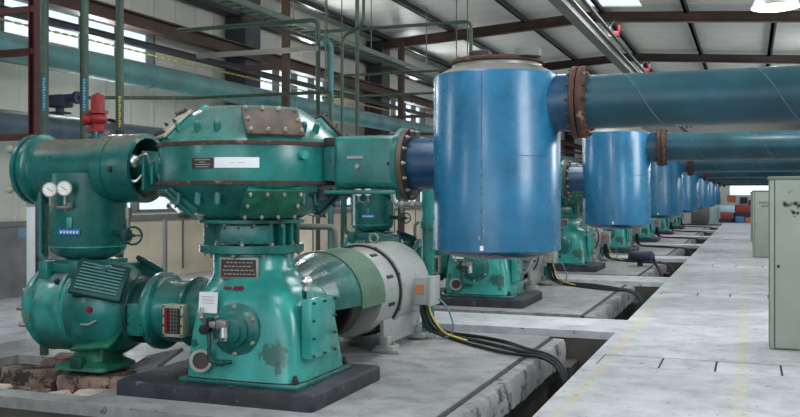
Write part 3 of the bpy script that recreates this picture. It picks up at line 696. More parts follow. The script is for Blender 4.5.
# tank --------------------------------------------------------------
tank = T('blue_tank', (-1.80, 6.8, 1.13), 'TANK', 'tank')
TC = (-1.80, 6.8, 0)
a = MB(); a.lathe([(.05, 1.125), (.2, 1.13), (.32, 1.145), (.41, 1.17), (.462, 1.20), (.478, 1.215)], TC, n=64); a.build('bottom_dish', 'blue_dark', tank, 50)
a = MB(); a.lathe([(.470, 1.195), (.480, 1.20), (.480, 2.490), (.47, 2.505)], TC, n=72); sh = a.build('shell', 'blue', tank, 40)
a = MB(); a.patch(TC, .479, -88.5, -87.8, 1.21, 2.485, .003, 2); a.patch(TC, .479, -55, -28, 1.885, 1.891, .002, 10); a.build('weld_seam', 'blue_dark', sh)
a = MB(); rnd = random.Random(3)
for i in range(26):
    z = 1.26+i*.026; w = rnd.uniform(.3, 1.0)*(1.6 if i < 8 else 1); q = rnd.uniform(-1.2, 1.2)*(2 if i < 9 else .5)
    if rnd.random() < .75: a.patch(TC, .4805, -88+q-w/2, -88+q+w/2, z, z+rnd.uniform(.012, .034), .0015, 2)
a.build('paint_chips', 'ink', sh, kind='stuff')
a = MB(); a.patch(TC, .479, -89.5, -86.5, 1.21, 1.245, .004, 3); a.build('small_label', 'white', sh)
a = MB(); a.lathe([(.475, 2.500), (.40, 2.54), (.345, 2.565), (.335, 2.60)], TC, n=56); a.build('top_cone', 'chrome', tank)
a = MB(); a.lathe([(.35, 2.592), (.36, 2.598), (.36, 2.615), (.345, 2.62), (.34, 2.628), (.30, 2.63)], TC, n=56); tf = a.build('top_cover', 'rust', tank)
bolt_ring(tf, (-1.80, 6.8, 2.622), (0, 0, 1), .33, 16, .010)
a = MB(); a.box((-1.88, 6.66, 2.665), (.13, .08, .05), None, .01); a.cyl((-1.96, 6.66, 2.63), (-1.96, 6.66, 2.68), .02); a.build('junction_box', 'ink_dark', tank)
a = MB(); a.cyl((-1.52, 6.62, 2.62), (-1.52, 6.62, 2.67), .10); a.build('top_plug', 'mid_grey', tank)
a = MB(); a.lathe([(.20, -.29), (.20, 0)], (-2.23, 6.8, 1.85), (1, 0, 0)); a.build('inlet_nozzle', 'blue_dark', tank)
a = MB(); a.lathe([(.285, 0), (.285, .04), (.205, .045)], (-2.52, 6.8, 1.85), (1, 0, 0)); nf = a.build('inlet_flange', 'rust_grey', tank)
bolt_ring(nf, (-2.475, 6.8, 1.85), (1, 0, 0), .26, 14, .016, 'bolt_pale')
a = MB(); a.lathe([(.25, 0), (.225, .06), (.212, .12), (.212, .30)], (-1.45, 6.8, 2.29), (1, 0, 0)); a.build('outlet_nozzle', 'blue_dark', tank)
a = MB(); a.lathe([(.262, 0), (.265, .004), (.265, .038), (.262, .042)], (-1.215, 6.8, 2.29), (1, 0, 0)); nf = a.build('outlet_flange', 'rust', tank)
bolt_ring(nf, (-1.215, 6.8, 2.29), (-1, 0, 0), .24, 14, .015)
# pipe across the aisle ----------------------------------------------
pipe = T('blue_pipe', (-1.165, 6.8, 2.09), 'PIPE', 'pipe')
a = MB(); a.lathe([(.195, .02), (.195, 4.55)], (-1.165, 6.8, 2.29), (1, 0, 0), 56); a.build('pipe_run', 'pipe_blue', pipe)
a = MB()
for q in range(5):
    pts = []
    for i in range(25):
        th = math.radians(120-i*300/24); pts.append((-1.12+q*.88+(24-i)*.62/24, 6.8-.195*math.sin(th+1.2), 2.29+.195*math.cos(th+1.2)))
    a.tube(pts, .0045, 6)
a.build('spiral_weld', 'slate_big', pipe)
a = MB(); a.lathe([(.262, 0), (.265, .004), (.265, .038), (.262, .042), (.21, .06)], (-1.165, 6.8, 2.29), (1, 0, 0)); nf = a.build('pipe_flange', 'rust', pipe)
bolt_ring(nf, (-1.123, 6.8, 2.29), (1, 0, 0), .24, 14, .018, 'rust')
# upper horizontal vessel ---------------------------------------------
ves = T('air_vessel', (-5.61, 6.8, .99), 'VES', 'pressure vessel')
VC = (-5.61, 6.8, 0)
a = MB(); a.lathe([(.24, 0), (.272, .02), (.272, .75), (.29, .76)], (-6.10, 6.8, 1.845), (1, 0, 0), 56); a.build('horizontal_drum', 'teal_dusty', ves, 50)
a = MB(); a.lathe([(.305, 0), (.325, .02), (.325, .055), (.31, .06)], (-6.24, 6.8, 1.845), (1, 0, 0), 56); a.lathe([(.30, 0), (.30, .045)], (-6.185, 6.8, 1.845), (1, 0, 0), 48); a.lathe([(.315, 0), (.325, .01), (.325, .05), (.31, .06), (.28, .07), (.27, .1)], (-6.15, 6.8, 1.845), (1, 0, 0), 56); ef = a.build('end_flange', 'teal', ves)
a = MB(); a.lathe([(.30, 0), (.306, .005), (.306, .11), (.297, .115), (.297, .125), (.306, .13), (.306, .38), (.30, .395), (.265, .40), (.255, .38), (.255, .16), (.05, .15)], (-5.36, 6.8, 1.845), (1, 0, 0), 56); a.build('valve_drum', 'teal_dusty', ves, 45)
a = MB(); a.lathe([(.10, 0), (.11, .02), (.11, .30), (.08, .31)], (-5.17, 6.8, 1.82), (1, 0, 0), 24); a.cyl((-4.95, 6.8, 1.82), (-4.66, 6.8, 1.82), .09); a.box((-4.90, 6.8, 1.82), (.03, .34, .34), None, .01); a.box((-4.84, 6.72, 1.80), (.03, .10, .20), None, .005); a.build('connecting_pipe', 'teal_worn', ves)
a = MB(); a.sph((-4.97, 6.60, 1.90), .06); a.bend([(-4.99, 6.60, 1.90), (-5.04, 6.57, 1.82), (-5.03, 6.57, 1.75), (-4.93, 6.58, 1.72), (-4.90, 6.62, 1.78)], .014, .03, 8); a.bend([(-4.93, 6.6, 1.93), (-4.85, 6.62, 1.97), (-4.84, 6.66, 1.88)], .012, .03, 8); a.build('relief_valve', 'silver', ves)
a = MB(); a.box((-5.13, 6.495, 1.83), (.035, .03, .05), None, .005); a.build('rim_lug', 'ink_dark', ves)
for z in (2.02, 1.66):
    a = MB(); a.sph((-6.27, 6.54, z), .038, (1.1, 1, 1), 12); a.cyl((-6.26, 6.55, z), (-6.22, 6.60, z), .02); a.build('end_knob', 'cream_plate', ves)
a = MB(); a.lathe([(.10, 1.03), (.20, 1.04), (.28, 1.07), (.325, 1.11), (.338, 1.15), (.338, 1.80)], VC, n=56); a.torus((-5.61, 6.8, 1.76), (0, 0, 1), .30, .05, 48, 10) if False else None; a.build('vertical_drum', 'teal', ves, 50)
a = MB(); a.pipe_ring((-5.61, 6.8, 1.145), (0, 0, 1), .33, .342, .012, 56); a.build('weld_ring', 'teal_bright', ves)
for i, (gx, gz) in enumerate(((-5.655, 1.655), (-5.50, 1.665))):
    gd = Vector((.42, -1, 0)).normalized(); gc = Vector((gx, 6.37, gz))
    a = MB(); a.lathe([(.06, 0), (.066, .01), (.066, .035), (.058, .035)], gc, gd, 28); a.cyl(gc+gd*.015-Vector((0, 0, .06)), gc+gd*.015-Vector((0, 0, .14)), .012); g_ = a.build('pressure_gauge', 'chrome', ves)
    a = MB(); a.lathe([(.055, .034), (.055, .037)], gc, gd, 28); a.build('gauge_dial', 'dial', g_)
    a = MB(); R = frame(gd); a.box(gc+gd*.039, (.06, .004, .002), R @ Matrix.Rotation(-.6, 3, 'Z'))
    for q in range(9):
        an = math.radians(-45+q*270/8); a.box(gc+gd*.0385+R @ Vector((.045*math.cos(an), .045*math.sin(an), 0)), (.008, .003, .001), R @ Matrix.Rotation(an, 3, 'Z'))
    a.build('needle', 'ink_dark', g_)
a = MB(); a.bend([(-5.66, 6.39, 1.53), (-5.66, 6.43, 1.50), (-5.48, 6.44, 1.50), (-5.50, 6.39, 1.54)], .014, .03, 8); a.cyl((-5.57, 6.44, 1.50), (-5.57, 6.50, 1.42), .012); a.box((-5.66, 6.41, 1.52), (.04, .04, .05), None, .006); a.box((-5.50, 6.41, 1.52), (.04, .04, .05), None, .006); a.build('gauge_manifold', 'chrome', ves)
a = MB(); dd = ax(-78); R = frame(dd); cc = Vector(VC)+Vector((0, 0, 1.285))+dd*.343; a.box(cc, (.20, .05, .012), R, .003); bl = a.build('blue_label', 'blue_tag', ves)
a = MB()
for q in range(6): a.box(cc+dd*.007+R @ Vector((-.075+q*.03, 0, 0)), (.018, .022, .002), R)
a.build('printed_text', 'white', bl)
a = MB(); a.box(cc+Vector((0, 0, .08)), (.05, .10, .02), R, .004); a.build('level_bracket', 'teal_bright', ves)
# handwheel valve on the right
hd = Vector((.7, -.7, 0)).normalized()
a = MB(); a.cyl((-5.30, 6.75, 1.27), (-5.02, 6.60, 1.26), .03); a.box((-5.06, 6.62, 1.26), (.08, .08, .10), None, .015); a.build('drain_valve', 'teal_dark', ves)
a = MB(); a.torus((-4.94, 6.55, 1.26), hd, .075, .010); R = frame(hd)
for q in range(3):
    v_ = R @ Vector((math.cos(q*2.094), math.sin(q*2.094), 0)); a.cyl((-4.94, 6.55, 1.26), Vector((-4.94, 6.55, 1.26))+v_*.075, .007, n=8)
a.cyl((-5.02, 6.60, 1.26), (-4.93, 6.55, 1.26), .015); a.build('handwheel', 'teal_dark', ves)
a = MB(); a.bend([(-6.02, 6.65, 1.64), (-6.02, 6.65, 1.06), (-5.95, 6.65, 1.0), (-5.8, 6.65, 1.0)], .035, .10, 12); a.build('balance_pipe', 'teal', ves)
a = MB(); a.cyl((-5.04, 6.62, 1.50), (-5.04, 6.62, 1.40), .03); a.cyl((-5.04, 6.62, 1.40), (-5.04, 6.62, 1.34), .018); a.build('drain_nipple', 'chrome', ves)
# red valve on top
rv = T('safety_valve', (-5.55, 6.85, 2.10), 'RV', 'valve')
a = MB(); a.cyl((-5.55, 6.85, 2.10), (-5.55, 6.85, 2.18), .055); a.build('stub', 'teal', rv)
a = MB(); a.lathe([(.10, 2.18), (.10, 2.205), (.06, 2.21), (.06, 2.25), (.08, 2.27), (.085, 2.31), (.07, 2.345), (.095, 2.35), (.095, 2.375), (.062, 2.38), (.062, 2.51), (.055, 2.52), (.02, 2.522), (.02, 2.54)], (-5.55, 6.85, 0), n=24)
a.cyl((-5.55, 6.85, 2.29), (-5.65, 6.77, 2.29), .045, .055, 16); rb = a.build('valve_body', 'red', rv)
bolt_ring(rb, (-5.55, 6.85, 2.18), (0, 0, -1), .085, 6, .012, 'bolt_pale')
# lower horizontal cylinder --------------------------------------------
hc = T('horizontal_cylinder', (-5.6, 6.8, .0), 'HC', 'compressor cylinder')
a = MB(); a.lathe([(.20, 0), (.27, .01), (.33, .04), (.37, .10), (.375, .13), (.40, .14), (.405, .155), (.405, .18), (.385, .19), (.385, .22), (.40, .235), (.402, .48), (.42, .49), (.42, .52), (.405, .53), (.405, .56)], (-6.12, 6.8, .60), (1, 0, 0), 56); a.build('cylinder_barrel', 'teal_scuffed', hc, 45)
for zz, yy in ((.75, 6.55), (.45, 6.5), (.60, 6.47)):
    a = MB(); a.cyl((-6.02, yy, zz), (-6.12, yy, zz), .022); a.build('end_stud', 'bolt_pale', hc)
a = MB(); a.lathe([(.405, 0), (.415, .02), (.42, .22), (.40, .34), (.34, .44), (.27, .50), (.25, .53)], (-5.56, 6.8, .60), (1, 0, 0), 56); a.build('cylinder_head', 'teal', hc, 50)
a = MB(); a.lathe([(.24, 0), (.24, .24)], (-5.06, 6.8, .60), (1, 0, 0), 40); a.lathe([(.28, 0), (.295, .01), (.295, .05), (.28, .06)], (-5.04, 6.8, .60), (1, 0, 0), 48); a.build('distance_piece', 'teal_dark', hc)  # dark teal paints in the shade between head and coupling
a = MB(); a.lathe([(.24, 0), (.325, .005), (.335, .015), (.335, .075), (.325, .085), (.27, .10), (.262, .36), (.30, .37), (.305, .40), (.27, .42), (.26, .57)], (-4.84, 6.8, .60), (1, 0, 0), 48); cp_ = a.build('coupling_housing', 'teal', hc, 45)
bolt_ring(cp_, (-4.835, 6.8, .60), (-1, 0, 0), .285, 10, .016, 'bolt')
# louvred covers, one facing up and forward, one up and back
for sy in (-1, 1):
    nrm = Vector((.50, .66*sy, .66)).normalized(); R = frame(nrm, (0, 0, 1)) @ Matrix.Rotation(math.radians(-16 if sy < 0 else 16), 3, 'Z'); cc = Vector((-5.24 if sy < 0 else -5.08, 6.8, .60))+Vector((.0, .74*sy, .66)).normalized()*(.41 if sy < 0 else .40)
    a = MB(); a.box(cc, (.44, .36, .05), R, .015); a.box(cc-nrm*.06, (.38, .30, .1), R); lc = a.build('louvre_cover', 'teal_dark', hc)
    a = MB()
    for q in range(9): a.box(cc+nrm*.03+R @ Vector((0, -.13+q*.0325, 0)), (.36, .014, .022), R @ Matrix.Rotation(.5, 3, 'X'))
    a.build('louvres', 'teal', lc)
a = MB(); a.box((-4.87, 6.53, .55), (.16, .10, .27), None, .01); jb = a.build('front_cover', 'teal', hc)
rect_bolts(jb, (-4.87, 6.48, .55), frame((0, -1, 0)), .13, .23, 2, 4, .009)
a = MB(); a.box((-4.47, 6.52, .565), (.20, .14, .27), None, .008); wf = a.build('window_frame', 'cream_plate', hc)
rect_bolts(wf, (-4.47, 6.45, .565), frame((0, -1, 0)), .17, .235, 2, 4, .009)
a = MB(); a.b(-4.545, -4.395, 6.443, 6.452, .46, .67); wd = a.build('window_recess', 'ink_dark', hc)
a = MB(); a.b(-4.535, -4.508, 6.432, 6.445, .47, .66); a.build('red_rod', 'red', wd)
a = MB()
for q in range(7): a.b(-4.495, -4.41, 6.436, 6.444, .475+q*.03, .479+q*.03)
for q in range(3): a.b(-4.48+q*.028, -4.476+q*.028, 6.434, 6.442, .465, .665)
a.build('mesh_grille', 'chrome', wd)
a = MB(); a.b(-5.88, -5.20, 6.52, 7.02, .93, 1.0, .006); a.b(-5.80, -5.32, 6.58, 6.98, .99, 1.035); a.box((-5.50, 6.50, .955), (.10, .08, .14), None, .006); a.box((-5.83, 6.50, .95), (.10, .08, .15), None, .006); a.build('saddle', 'teal_worn', hc)
a = MB(); a.sph((-5.68, 6.47, .85), .026); a.build('drain_plug', 'ink_dark', hc)
a = MB(); a.cyl((-5.26, 6.40, .63), (-5.26, 6.375, .63), .026); a.build('red_cap', 'red', hc)
a = MB(); a.bend([(-5.36, 6.395, .50), (-5.28, 6.39, .50), (-5.20, 6.40, .54)], .010, .02, 8); a.build('bright_scratch_rod', 'silver', hc)
a = MB(); a.box((-5.28, 6.50, .34), (.42, .22, .025), Matrix.Rotation(.45, 3, 'X') @ Matrix.Rotation(-.15, 3, 'Y'), .005); a.sup([(.10, -5.40, 6.64, .27, .26, 8), (.13, -5.40, 6.64, .26, .25, 8), (.17, -5.40, 6.66, .17, .19, 5), (.30, -5.40, 6.70, .15, .17, 4)], 32); ft = a.build('support_foot', 'olive_plate', hc)
a = MB(); a.box((-5.40, 6.40, .17), (.12, .06, .10), None, .008); a.build('foot_clamp', 'teal_dark', ft)
# guard and motor ---------------------------------------------------------
gd_ = T('coupling_guard', (-3.88, 7.9, .3), 'GUARD', 'guard')
MX, MZ = -3.88, .60
def half_shell(a, secs, a0, a1, t=.012, n=20):
    for (y0, r0), (y1, r1) in zip(secs, secs[1:]):
        o = []
        for yy, rr in ((y0, r0), (y1, r1)):
            for q in (0, -t): o.append([a.bm.verts.new((MX+(rr+q)*math.cos(math.radians(a0+(a1-a0)*i/n)), yy, MZ+(rr+q)*math.sin(math.radians(a0+(a1-a0)*i/n)))) for i in range(n+1)])
        A0, B0, A1, B1 = o
        for i in range(n):
            for p, q in ((A0, A1), (A1, B1), (B1, B0), (B0, A0)): a.bm.faces.new((p[i], p[i+1], q[i+1], q[i]))
        a.bm.faces.new((A0[0], A1[0], B1[0], B0[0])); a.bm.faces.new((A0[n], B0[n], B1[n], A1[n]))
a = MB(); half_shell(a, [(7.22, .33), (7.6, .415), (7.98, .46)], -4, 184); a.box((-3.52, 7.62, .64), (.02, .60, .07), Matrix.Rotation(-.16, 3, 'Z')); a.build('guard_hood', 'teal', gd_)
a = MB(); half_shell(a, [(7.98, .47), (8.55, .475)], -8, 188); a.build('guard_band', 'guard_green', gd_)
a = MB(); a.b(-4.36, -4.30, 7.4, 8.5, 0, .62); a.b(-4.4, -4.1, 8.2, 8.4, 0, .02); a.build('guard_leg', 'teal_dark', gd_)
mot = T('electric_motor', (-3.88, 9.3, 0), 'MOTOR', 'motor')
MC = (MX, 0, MZ)
a = MB(); a.lathe([(.36, 7.95), (.38, 7.97), (.38, 8.2), (.36, 8.22), (.12, 8.24), (.10, 8.6)], MC, (0, 1, 0), 48); a.cyl((MX, 7.3, MZ), (MX, 7.96, MZ), .08); a.build('flywheel', 'motor_dark', mot)
a = MB(); a.lathe([(.40, 8.56), (.435, 8.57), (.45, 8.62), (.455, 8.9), (.47, 9.02)], MC, (0, 1, 0), 56); a.build('end_shield', 'motor_grey', mot, 50)
for q in range(8):
    th = math.radians(-50+q*36); R = Matrix.Rotation(-th, 3, 'Y')
    a = MB(); a.box((MX+.455*math.cos(th), 8.80, MZ+.455*math.sin(th)), (.012, .16, .035), R); a.build('vent_slot', 'ink_dark', mot)
a = MB(); a.pipe_ring((MX, 8.965, MZ), (0, 1, 0), .44, .484, .03, 56); a.build('gap_shade_ring', 'ink_dark', mot)  # solid black ring, the shade of a groove put into its colour
a = MB(); a.lathe([(.475, 9.0), (.495, 9.01), (.495, 9.06), (.48, 9.07)], MC, (0, 1, 0), 56); rg = a.build('clamp_ring', 'motor_grey', mot)
bolt_ring(rg, (MX, 9.0, MZ), (0, -1, 0), .485, 8, .014, 'bolt', .5)
a = MB(); a.lathe([(.478, 9.06), (.482, 9.08), (.482, 9.86), (.46, 9.93), (.38, 9.98), (.2, 10.0)], MC, (0, 1, 0), 56); a.build('stator_housing', 'motor_grey', mot, 50)
a = MB(); a.torus((MX, 9.38, 1.13), (0, 1, 0), .05, .014); a.cyl((MX, 9.38, 1.06), (MX, 9.38, 1.09), .028); a.build('lifting_eye', 'chrome', mot)
a = MB(); a.b(-3.42, -3.24, 9.38, 9.66, .42, .72, .015); a.b(-3.44, -3.36, 9.40, 9.56, .36, .5); tb = a.build('terminal_box', 'motor_grey', mot)
a = MB(); a.b(-3.245, -3.205, 9.36, 9.68, .41, .73, .01); a.build('box_lid', 'motor_grey', tb)
a = MB(); a.b(-3.38, -3.29, 9.370, 9.379, .54, .64); a.build('warning_label', 'orange', tb)
for sx in (-1, 1):
    for yy in (8.78, 9.72):
        x = MX+sx*.40
        a = MB(); a.box((x, yy, .045), (.20, .20, .06), None, .015); a.box((x+sx*-.02, yy, .11), (.10, .12, .10), None, .015); a.box((x+.02, yy-.07*(1 if yy < 9 else -1), .02), (.30, .09, .04), None, .012); mf = a.build('mounting_foot', 'motor_grey', mot)
        bolt(mf, (x+sx*.07, yy, .075), (0, 0, 1), .022, 'bolt_pale', 'anchor_nut')
for sx in (-1, 1):
    a = MB(); a.box((MX+sx*.36, 9.28, .20), (.05, 1.1, .26), None, .01); a.build('foot_rail', 'motor_grey', mot)
# cables ---------------------------------------------------------------
cabs = []
CG = 'black power cables from the motors'
for i, (off, r) in enumerate(((0, .020), (.075, .020), (-.065, .017))):
    a = MB(); a.tube([(-3.34+off*.4, 9.50+off*.5, .46), (-3.33+off*.4, 9.54+off, .30), (-3.34+off*.5, 9.80+off, .10), (-3.22, 9.98+off*1.6, r), (-2.87, 9.74+off*3.4, r), (-2.45, 9.40+off*4.0, r+.004), (-2.22, 9.16+off*3, r+.008), (-2.05, 9.04+off*2, .030), (-1.90, 8.97+off*1.5, .03), (-1.76, 8.88+off*1.4, -.01), (-1.66, 8.80+off*1.4, -.12), (-1.60, 8.7+off*1.4, -.35), (-1.62, 8.5+off*1.5, -.84)], r, 10, 3)
    t_ = solo(a, 'power_cable', 'black', 'CABLE%d' % i, 'cable', CG); roots.append(t_)
a = MB(); a.tube([(-3.26, 9.42, .46), (-3.22, 9.42, .30), (-3.12, 9.50, .12), (-3.02, 9.66, .05), (-2.9, 9.70, .015)], .010, 8, 3); t_ = solo(a, 'thin_wire', 'wire_yellow', 'WIREY', 'cable'); roots.append(t_)
a = MB(); a.tube([(-3.22, 9.62, .48), (-3.12, 9.64, .40), (-3.05, 9.68, .2), (-3.08, 9.72, .06), (-3.2, 9.76, .015)], .010, 8, 3); t_ = solo(a, 'thin_wire', 'wire_blue', 'WIREB', 'cable'); roots.append(t_)
# cooling water pipes between the machines -------------------------------
cw = T('cooling_pipe', (-4.95, 8.9, 0), 'CWA', 'pipe')
a = MB(); a.bend([(-4.80, 8.9, 0), (-4.80, 8.9, 1.35), (-4.55, 8.9, 1.45)], .04, .08); a.build('pipe_run', 'cool_blue', cw)
a = MB(); a.torus((-4.62, 8.75, 1.40), (.3, -1, 0), .09, .011)
for q in range(3): a.cyl((-4.62, 8.75, 1.40), Vector((-4.62, 8.75, 1.40))+frame((.3, -1, 0)) @ Vector((.09*math.cos(q*2.1), .09*math.sin(q*2.1), 0)), .007, n=8)
a.cyl((-4.62, 8.75, 1.40), (-4.62, 8.9, 1.40), .016); a.build('handwheel', 'teal', cw)
a = MB(); a.box((-4.66, 8.9, 1.42), (.12, .08, .1), None, .02); a.build('valve_body', 'teal', cw)
cw = T('cooling_pipe', (-5.05, 9.4, 0), 'CWB', 'pipe')
a = MB(); a.cyl((-5.05, 9.4, 0), (-5.05, 9.4, 1.9), .075); a.cyl((-5.05, 9.4, .95), (-5.05, 9.4, 1.0), .12); a.cyl((-5.05, 9.4, 1.5), (-5.05, 9.4, 1.55), .12); a.build('pipe_run', 'slate_big', cw)
a = MB(); a.bend([(-5.05, 9.4, 1.25), (-4.7, 9.4, 1.25), (-4.45, 9.6, 1.25), (-4.45, 9.6, 0)], .035, .1); a.bend([(-5.05, 9.4, 1.1), (-5.9, 9.6, 1.1), (-5.9, 9.6, 0)], .03, .1); a.build('branch_pipe', 'mid_grey', cw)
cw = T('cooling_pipe', (-3.53, 10.2, 0), 'CWC', 'pipe')
a = MB(); a.cyl((-3.53, 10.2, 0), (-3.53, 10.2, 1.85), .075, n=20); a.pipe_ring((-3.53, 10.2, 1.22), (0, 0, 1), .07, .10, .09, 20); a.cyl((-3.53, 10.2, 1.85), (-3.53, 10.2, 1.88), .12, n=24); a.build('pipe_run', 'teal', cw)
a = MB(); a.bend([(-3.6, 10.2, 1.5), (-3.95, 10.2, 1.5), (-4.0, 10.2, 1.8), (-4.0, 10.2, 1.9)], .03, .06); a.sph((-3.72, 10.18, 1.5), .05); a.sph((-3.86, 10.18, 1.5), .045); a.build('branch_valve', 'chrome', cw)

# ------------------------------------------------------------------ labels and copies
LAB = {
 'BASE': 'black coated concrete base block under the %s teal compressor',
 'COMP': 'teal vertical compressor on a black base block, %s machine from the camera',
 'TANK': 'round blue hanging tank with rusty top cover, %s from the camera',
 'PIPE': 'thick blue pipe crossing over the aisle, %s from the camera',
 'VES': 'teal T-shaped air vessel with two gauges, %s machine from the camera',
 'RV': 'red safety valve on top of the %s teal air vessel',
 'HC': 'teal horizontal cylinder with louvred cover, below the %s T-shaped air vessel',
 'GUARD': 'green curved coupling guard before the %s grey motor',
 'MOTOR': 'light grey electric motor with lifting eye, %s from the camera',
 'CABLE0': 'black power cable, middle of three from the %s motor into the trench',
 'CABLE1': 'black power cable, farthest of three from the %s motor into the trench',
 'CABLE2': 'black power cable, nearest of three from the %s motor into the trench',
 'WIREY': 'thin yellow wire under the terminal box of the %s motor',
 'WIREB': 'thin pale blue wire under the terminal box of the %s motor',
 'CWA': 'pale blue cooling pipe with handwheel left of the %s grey motor',
 'CWB': 'slate flanged cooling pipe with branches behind the %s compressor',
 'CWC': 'teal pipe with collar behind the %s blue tank, beside the cross walkway',
}
GRP = {'BASE': 'compressor base blocks', 'COMP': 'row of compressors', 'TANK': 'row of blue tanks', 'PIPE': 'blue pipes over the aisle', 'VES': 'row of air vessels', 'RV': 'red safety valves', 'HC': 'row of horizontal cylinders', 'GUARD': 'coupling guards', 'MOTOR': 'row of motors', 'CWA': 'cooling pipes', 'CWB': 'cooling pipes', 'CWC': 'cooling pipes', 'WIREY': 'thin wires at the motors', 'WIREB': 'thin wires at the motors'}
kids = {}
for o in bpy.data.objects:
    if o.parent: kids.setdefault(o.parent.name, []).append(o)
SMALL = ('bolt', 'anchor_nut', 'printed', 'needle', 'boss', 'louvres')
def copy_tree(o, k, parent=None):
    c = o.copy(); C.objects.link(c)
    if parent: c.parent = parent
    for ch in kids.get(o.name, []):
        if k >= 3 and ch.name.split('.')[0].startswith(SMALL): continue
        copy_tree(ch, k, c)
    return c
for r in roots:
    code = r['label']
    if code in GRP: r['group'] = GRP[code]
    for k in range(1, n_mach):
        if code in ('RV', 'WIREY', 'WIREB') and k > 2: continue
        c = copy_tree(r, k); c.location = r.location+Vector((0, S*k, 0)); c['label'] = LAB[code] % ORD[k]
    r['label'] = LAB[code] % 'nearest'

# ------------------------------------------------------------------ rubble under the horizontal cylinder
def rock(c, s, seed, label, m='rock'):
    rr = random.Random(seed); a = MB(); q = bmesh.ops.create_icosphere(a.bm, subdivisions=3, radius=1)
    ph = [rr.uniform(0, 6) for _ in range(6)]
    for v in q['verts']:
        p = v.co; k_ = 1+.16*math.sin(3*p.x+ph[0])+.13*math.sin(4*p.y+ph[1])+.12*math.sin(5*p.z+ph[2])+.06*math.sin(9*p.x+7*p.y+ph[3])
        p = Vector((max(-.75, min(.75, p.x*k_)), max(-.75, min(.75, p.y*k_)), max(-.6, min(.62, p.z*k_))))
        v.co = Vector((p.x*s[0], p.y*s[1], p.z*s[2])) + Vector(c)
    return solo(a, 'concrete_lump', m, label, 'rubble', 'broken concrete lumps under the horizontal cylinder', 30)
rock((-5.40, 6.64, -.08), (.42, .34, .22), 1, 'largest pale concrete lump right under the cylinder foot')
rock((-5.12, 6.22, -.10), (.20, .16, .13), 2, 'pale concrete lump before the foot, rightmost of the front row', 'rock_pale')
rock((-5.38, 6.15, -.14), (.12, .14, .17), 3, 'rounded pale lump before the foot, second from right in the front row', 'rock_pale')
rock((-5.60, 6.16, -.15), (.11, .14, .18), 4, 'brownish concrete lump, third from right in the front row')
rock((-5.81, 6.14, -.14), (.11, .13, .17), 5, 'dark sided concrete lump, fourth from right in the front row')
rock((-6.04, 6.15, -.11), (.15, .14, .13), 6, 'leftmost concrete lump of the front row, at the photo edge', 'rock_pale')
rock((-6.15, 6.66, -.08), (.42, .18, .18), 7, 'long flat concrete piece behind the front row at left')
rock((-6.0, 7.02, .0), (.34, .22, .15), 8, 'dark topped concrete lump under the left barrel of the cylinder')
rock((-5.02, 6.62, -.06), (.16, .26, .18), 9, 'dusty lump against the black base block')
rock((-5.72, 6.44, -.20), (.20, .12, .12), 10, 'small brown lump between the foot and the front row')
a = MB(); a.box((-5.05, 6.98, .10), (.42, .40, .03), Matrix.Rotation(.25, 3, 'X') @ Matrix.Rotation(-.25, 3, 'Y')); a.box((-4.98, 6.80, .05), (.3, .3, .02), Matrix.Rotation(.5, 3, 'Z') @ Matrix.Rotation(-.12, 3, 'Y'))
solo(a, 'cardboard_scrap', 'lip', 'crumpled pale sheet scrap beside the black base block', 'scrap')
a = MB(); a.sup([(-.6, -5.9, 5.62, .0001, .0001, 2), (-.6, -5.62, 5.60, .16, .08, 3), (-.2, -5.62, 5.60, .15, .08, 3), (-.12, -5.62, 5.60, .08, .05, 3)], 20) if False else a.lathe([(.11, -.85), (.11, -.2), (.09, -.12), (.03, -.09)], (-5.30, 5.52, 0), n=20)
solo(a, 'round_post', 'rock', 'round pale stump in the trench at the bottom left corner', 'stump')

# black rubber cover on the walkway
t = thing('cable_hood', (-2.32, 21.6, 0), 'black rounded hood on a short post at the trench edge past the second tank', 'hood')
a = MB(); a.sup([(.14, -2.32, 21.6, .26, .16, 3), (.17, -2.32, 21.6, .30, .20, 3), (.28, -2.32, 21.6, .29, .19, 3), (.34, -2.32, 21.6, .24, .14, 2.6)], 36); a.build('hood', 'crate_navy', t, 60)
a = MB(); a.cyl((-2.35, 21.6, 0), (-2.35, 21.6, .15), .06); a.build('post', 'dark_beam', t)
a = MB(); a.tube([(-2.1, 21.6, .2), (-2.0, 21.5, .12), (-1.95, 21.3, .03), (-1.88, 21.0, .0), (-1.8, 20.8, -.15), (-1.75, 20.6, -.84)], .035, 10, 2); a.build('cable_tail', 'black', t)

# ------------------------------------------------------------------ cabinets on the right of the aisle
def cabinet(x0, x1, y, dep, h, label, nm):
    t = thing('control_cabinet', ((x0+x1)/2, y+dep/2, 0), label, 'cabinet', 'grey-green control cabinets along the aisle')
    a = MB(); a.b(x0, x1, y, y+dep, .0, h, .006); a.b(x0-.01, x1+.01, y-.012, y+dep, h-.03, h+.005, .004); a.build('cabinet_body', 'cab_dark', t)
    a = MB(); a.b(x0+.005, x0+.045, y-.014, y, .01, h-.04, .003); a.build('side_frame', 'cab', t)
    a = MB(); a.b(x0+.055, x1-.02, y-.022, y, .02, h-.035, .004); d_ = a.build('door', 'cab', t)
    a = MB(); a.cyl((x0+.085, y-.02, 1.02-.15), (x0+.085, y-.04, 1.02-.15), .014); a.build('lock', 'ink_dark', d_)
    return t, d_
t, d_ = cabinet(.19, 1.25, 10.35, .55, 1.80, 'nearest grey-green control cabinet with black smudges, right edge of photo', 0)
a = MB(); rr = random.Random(5)
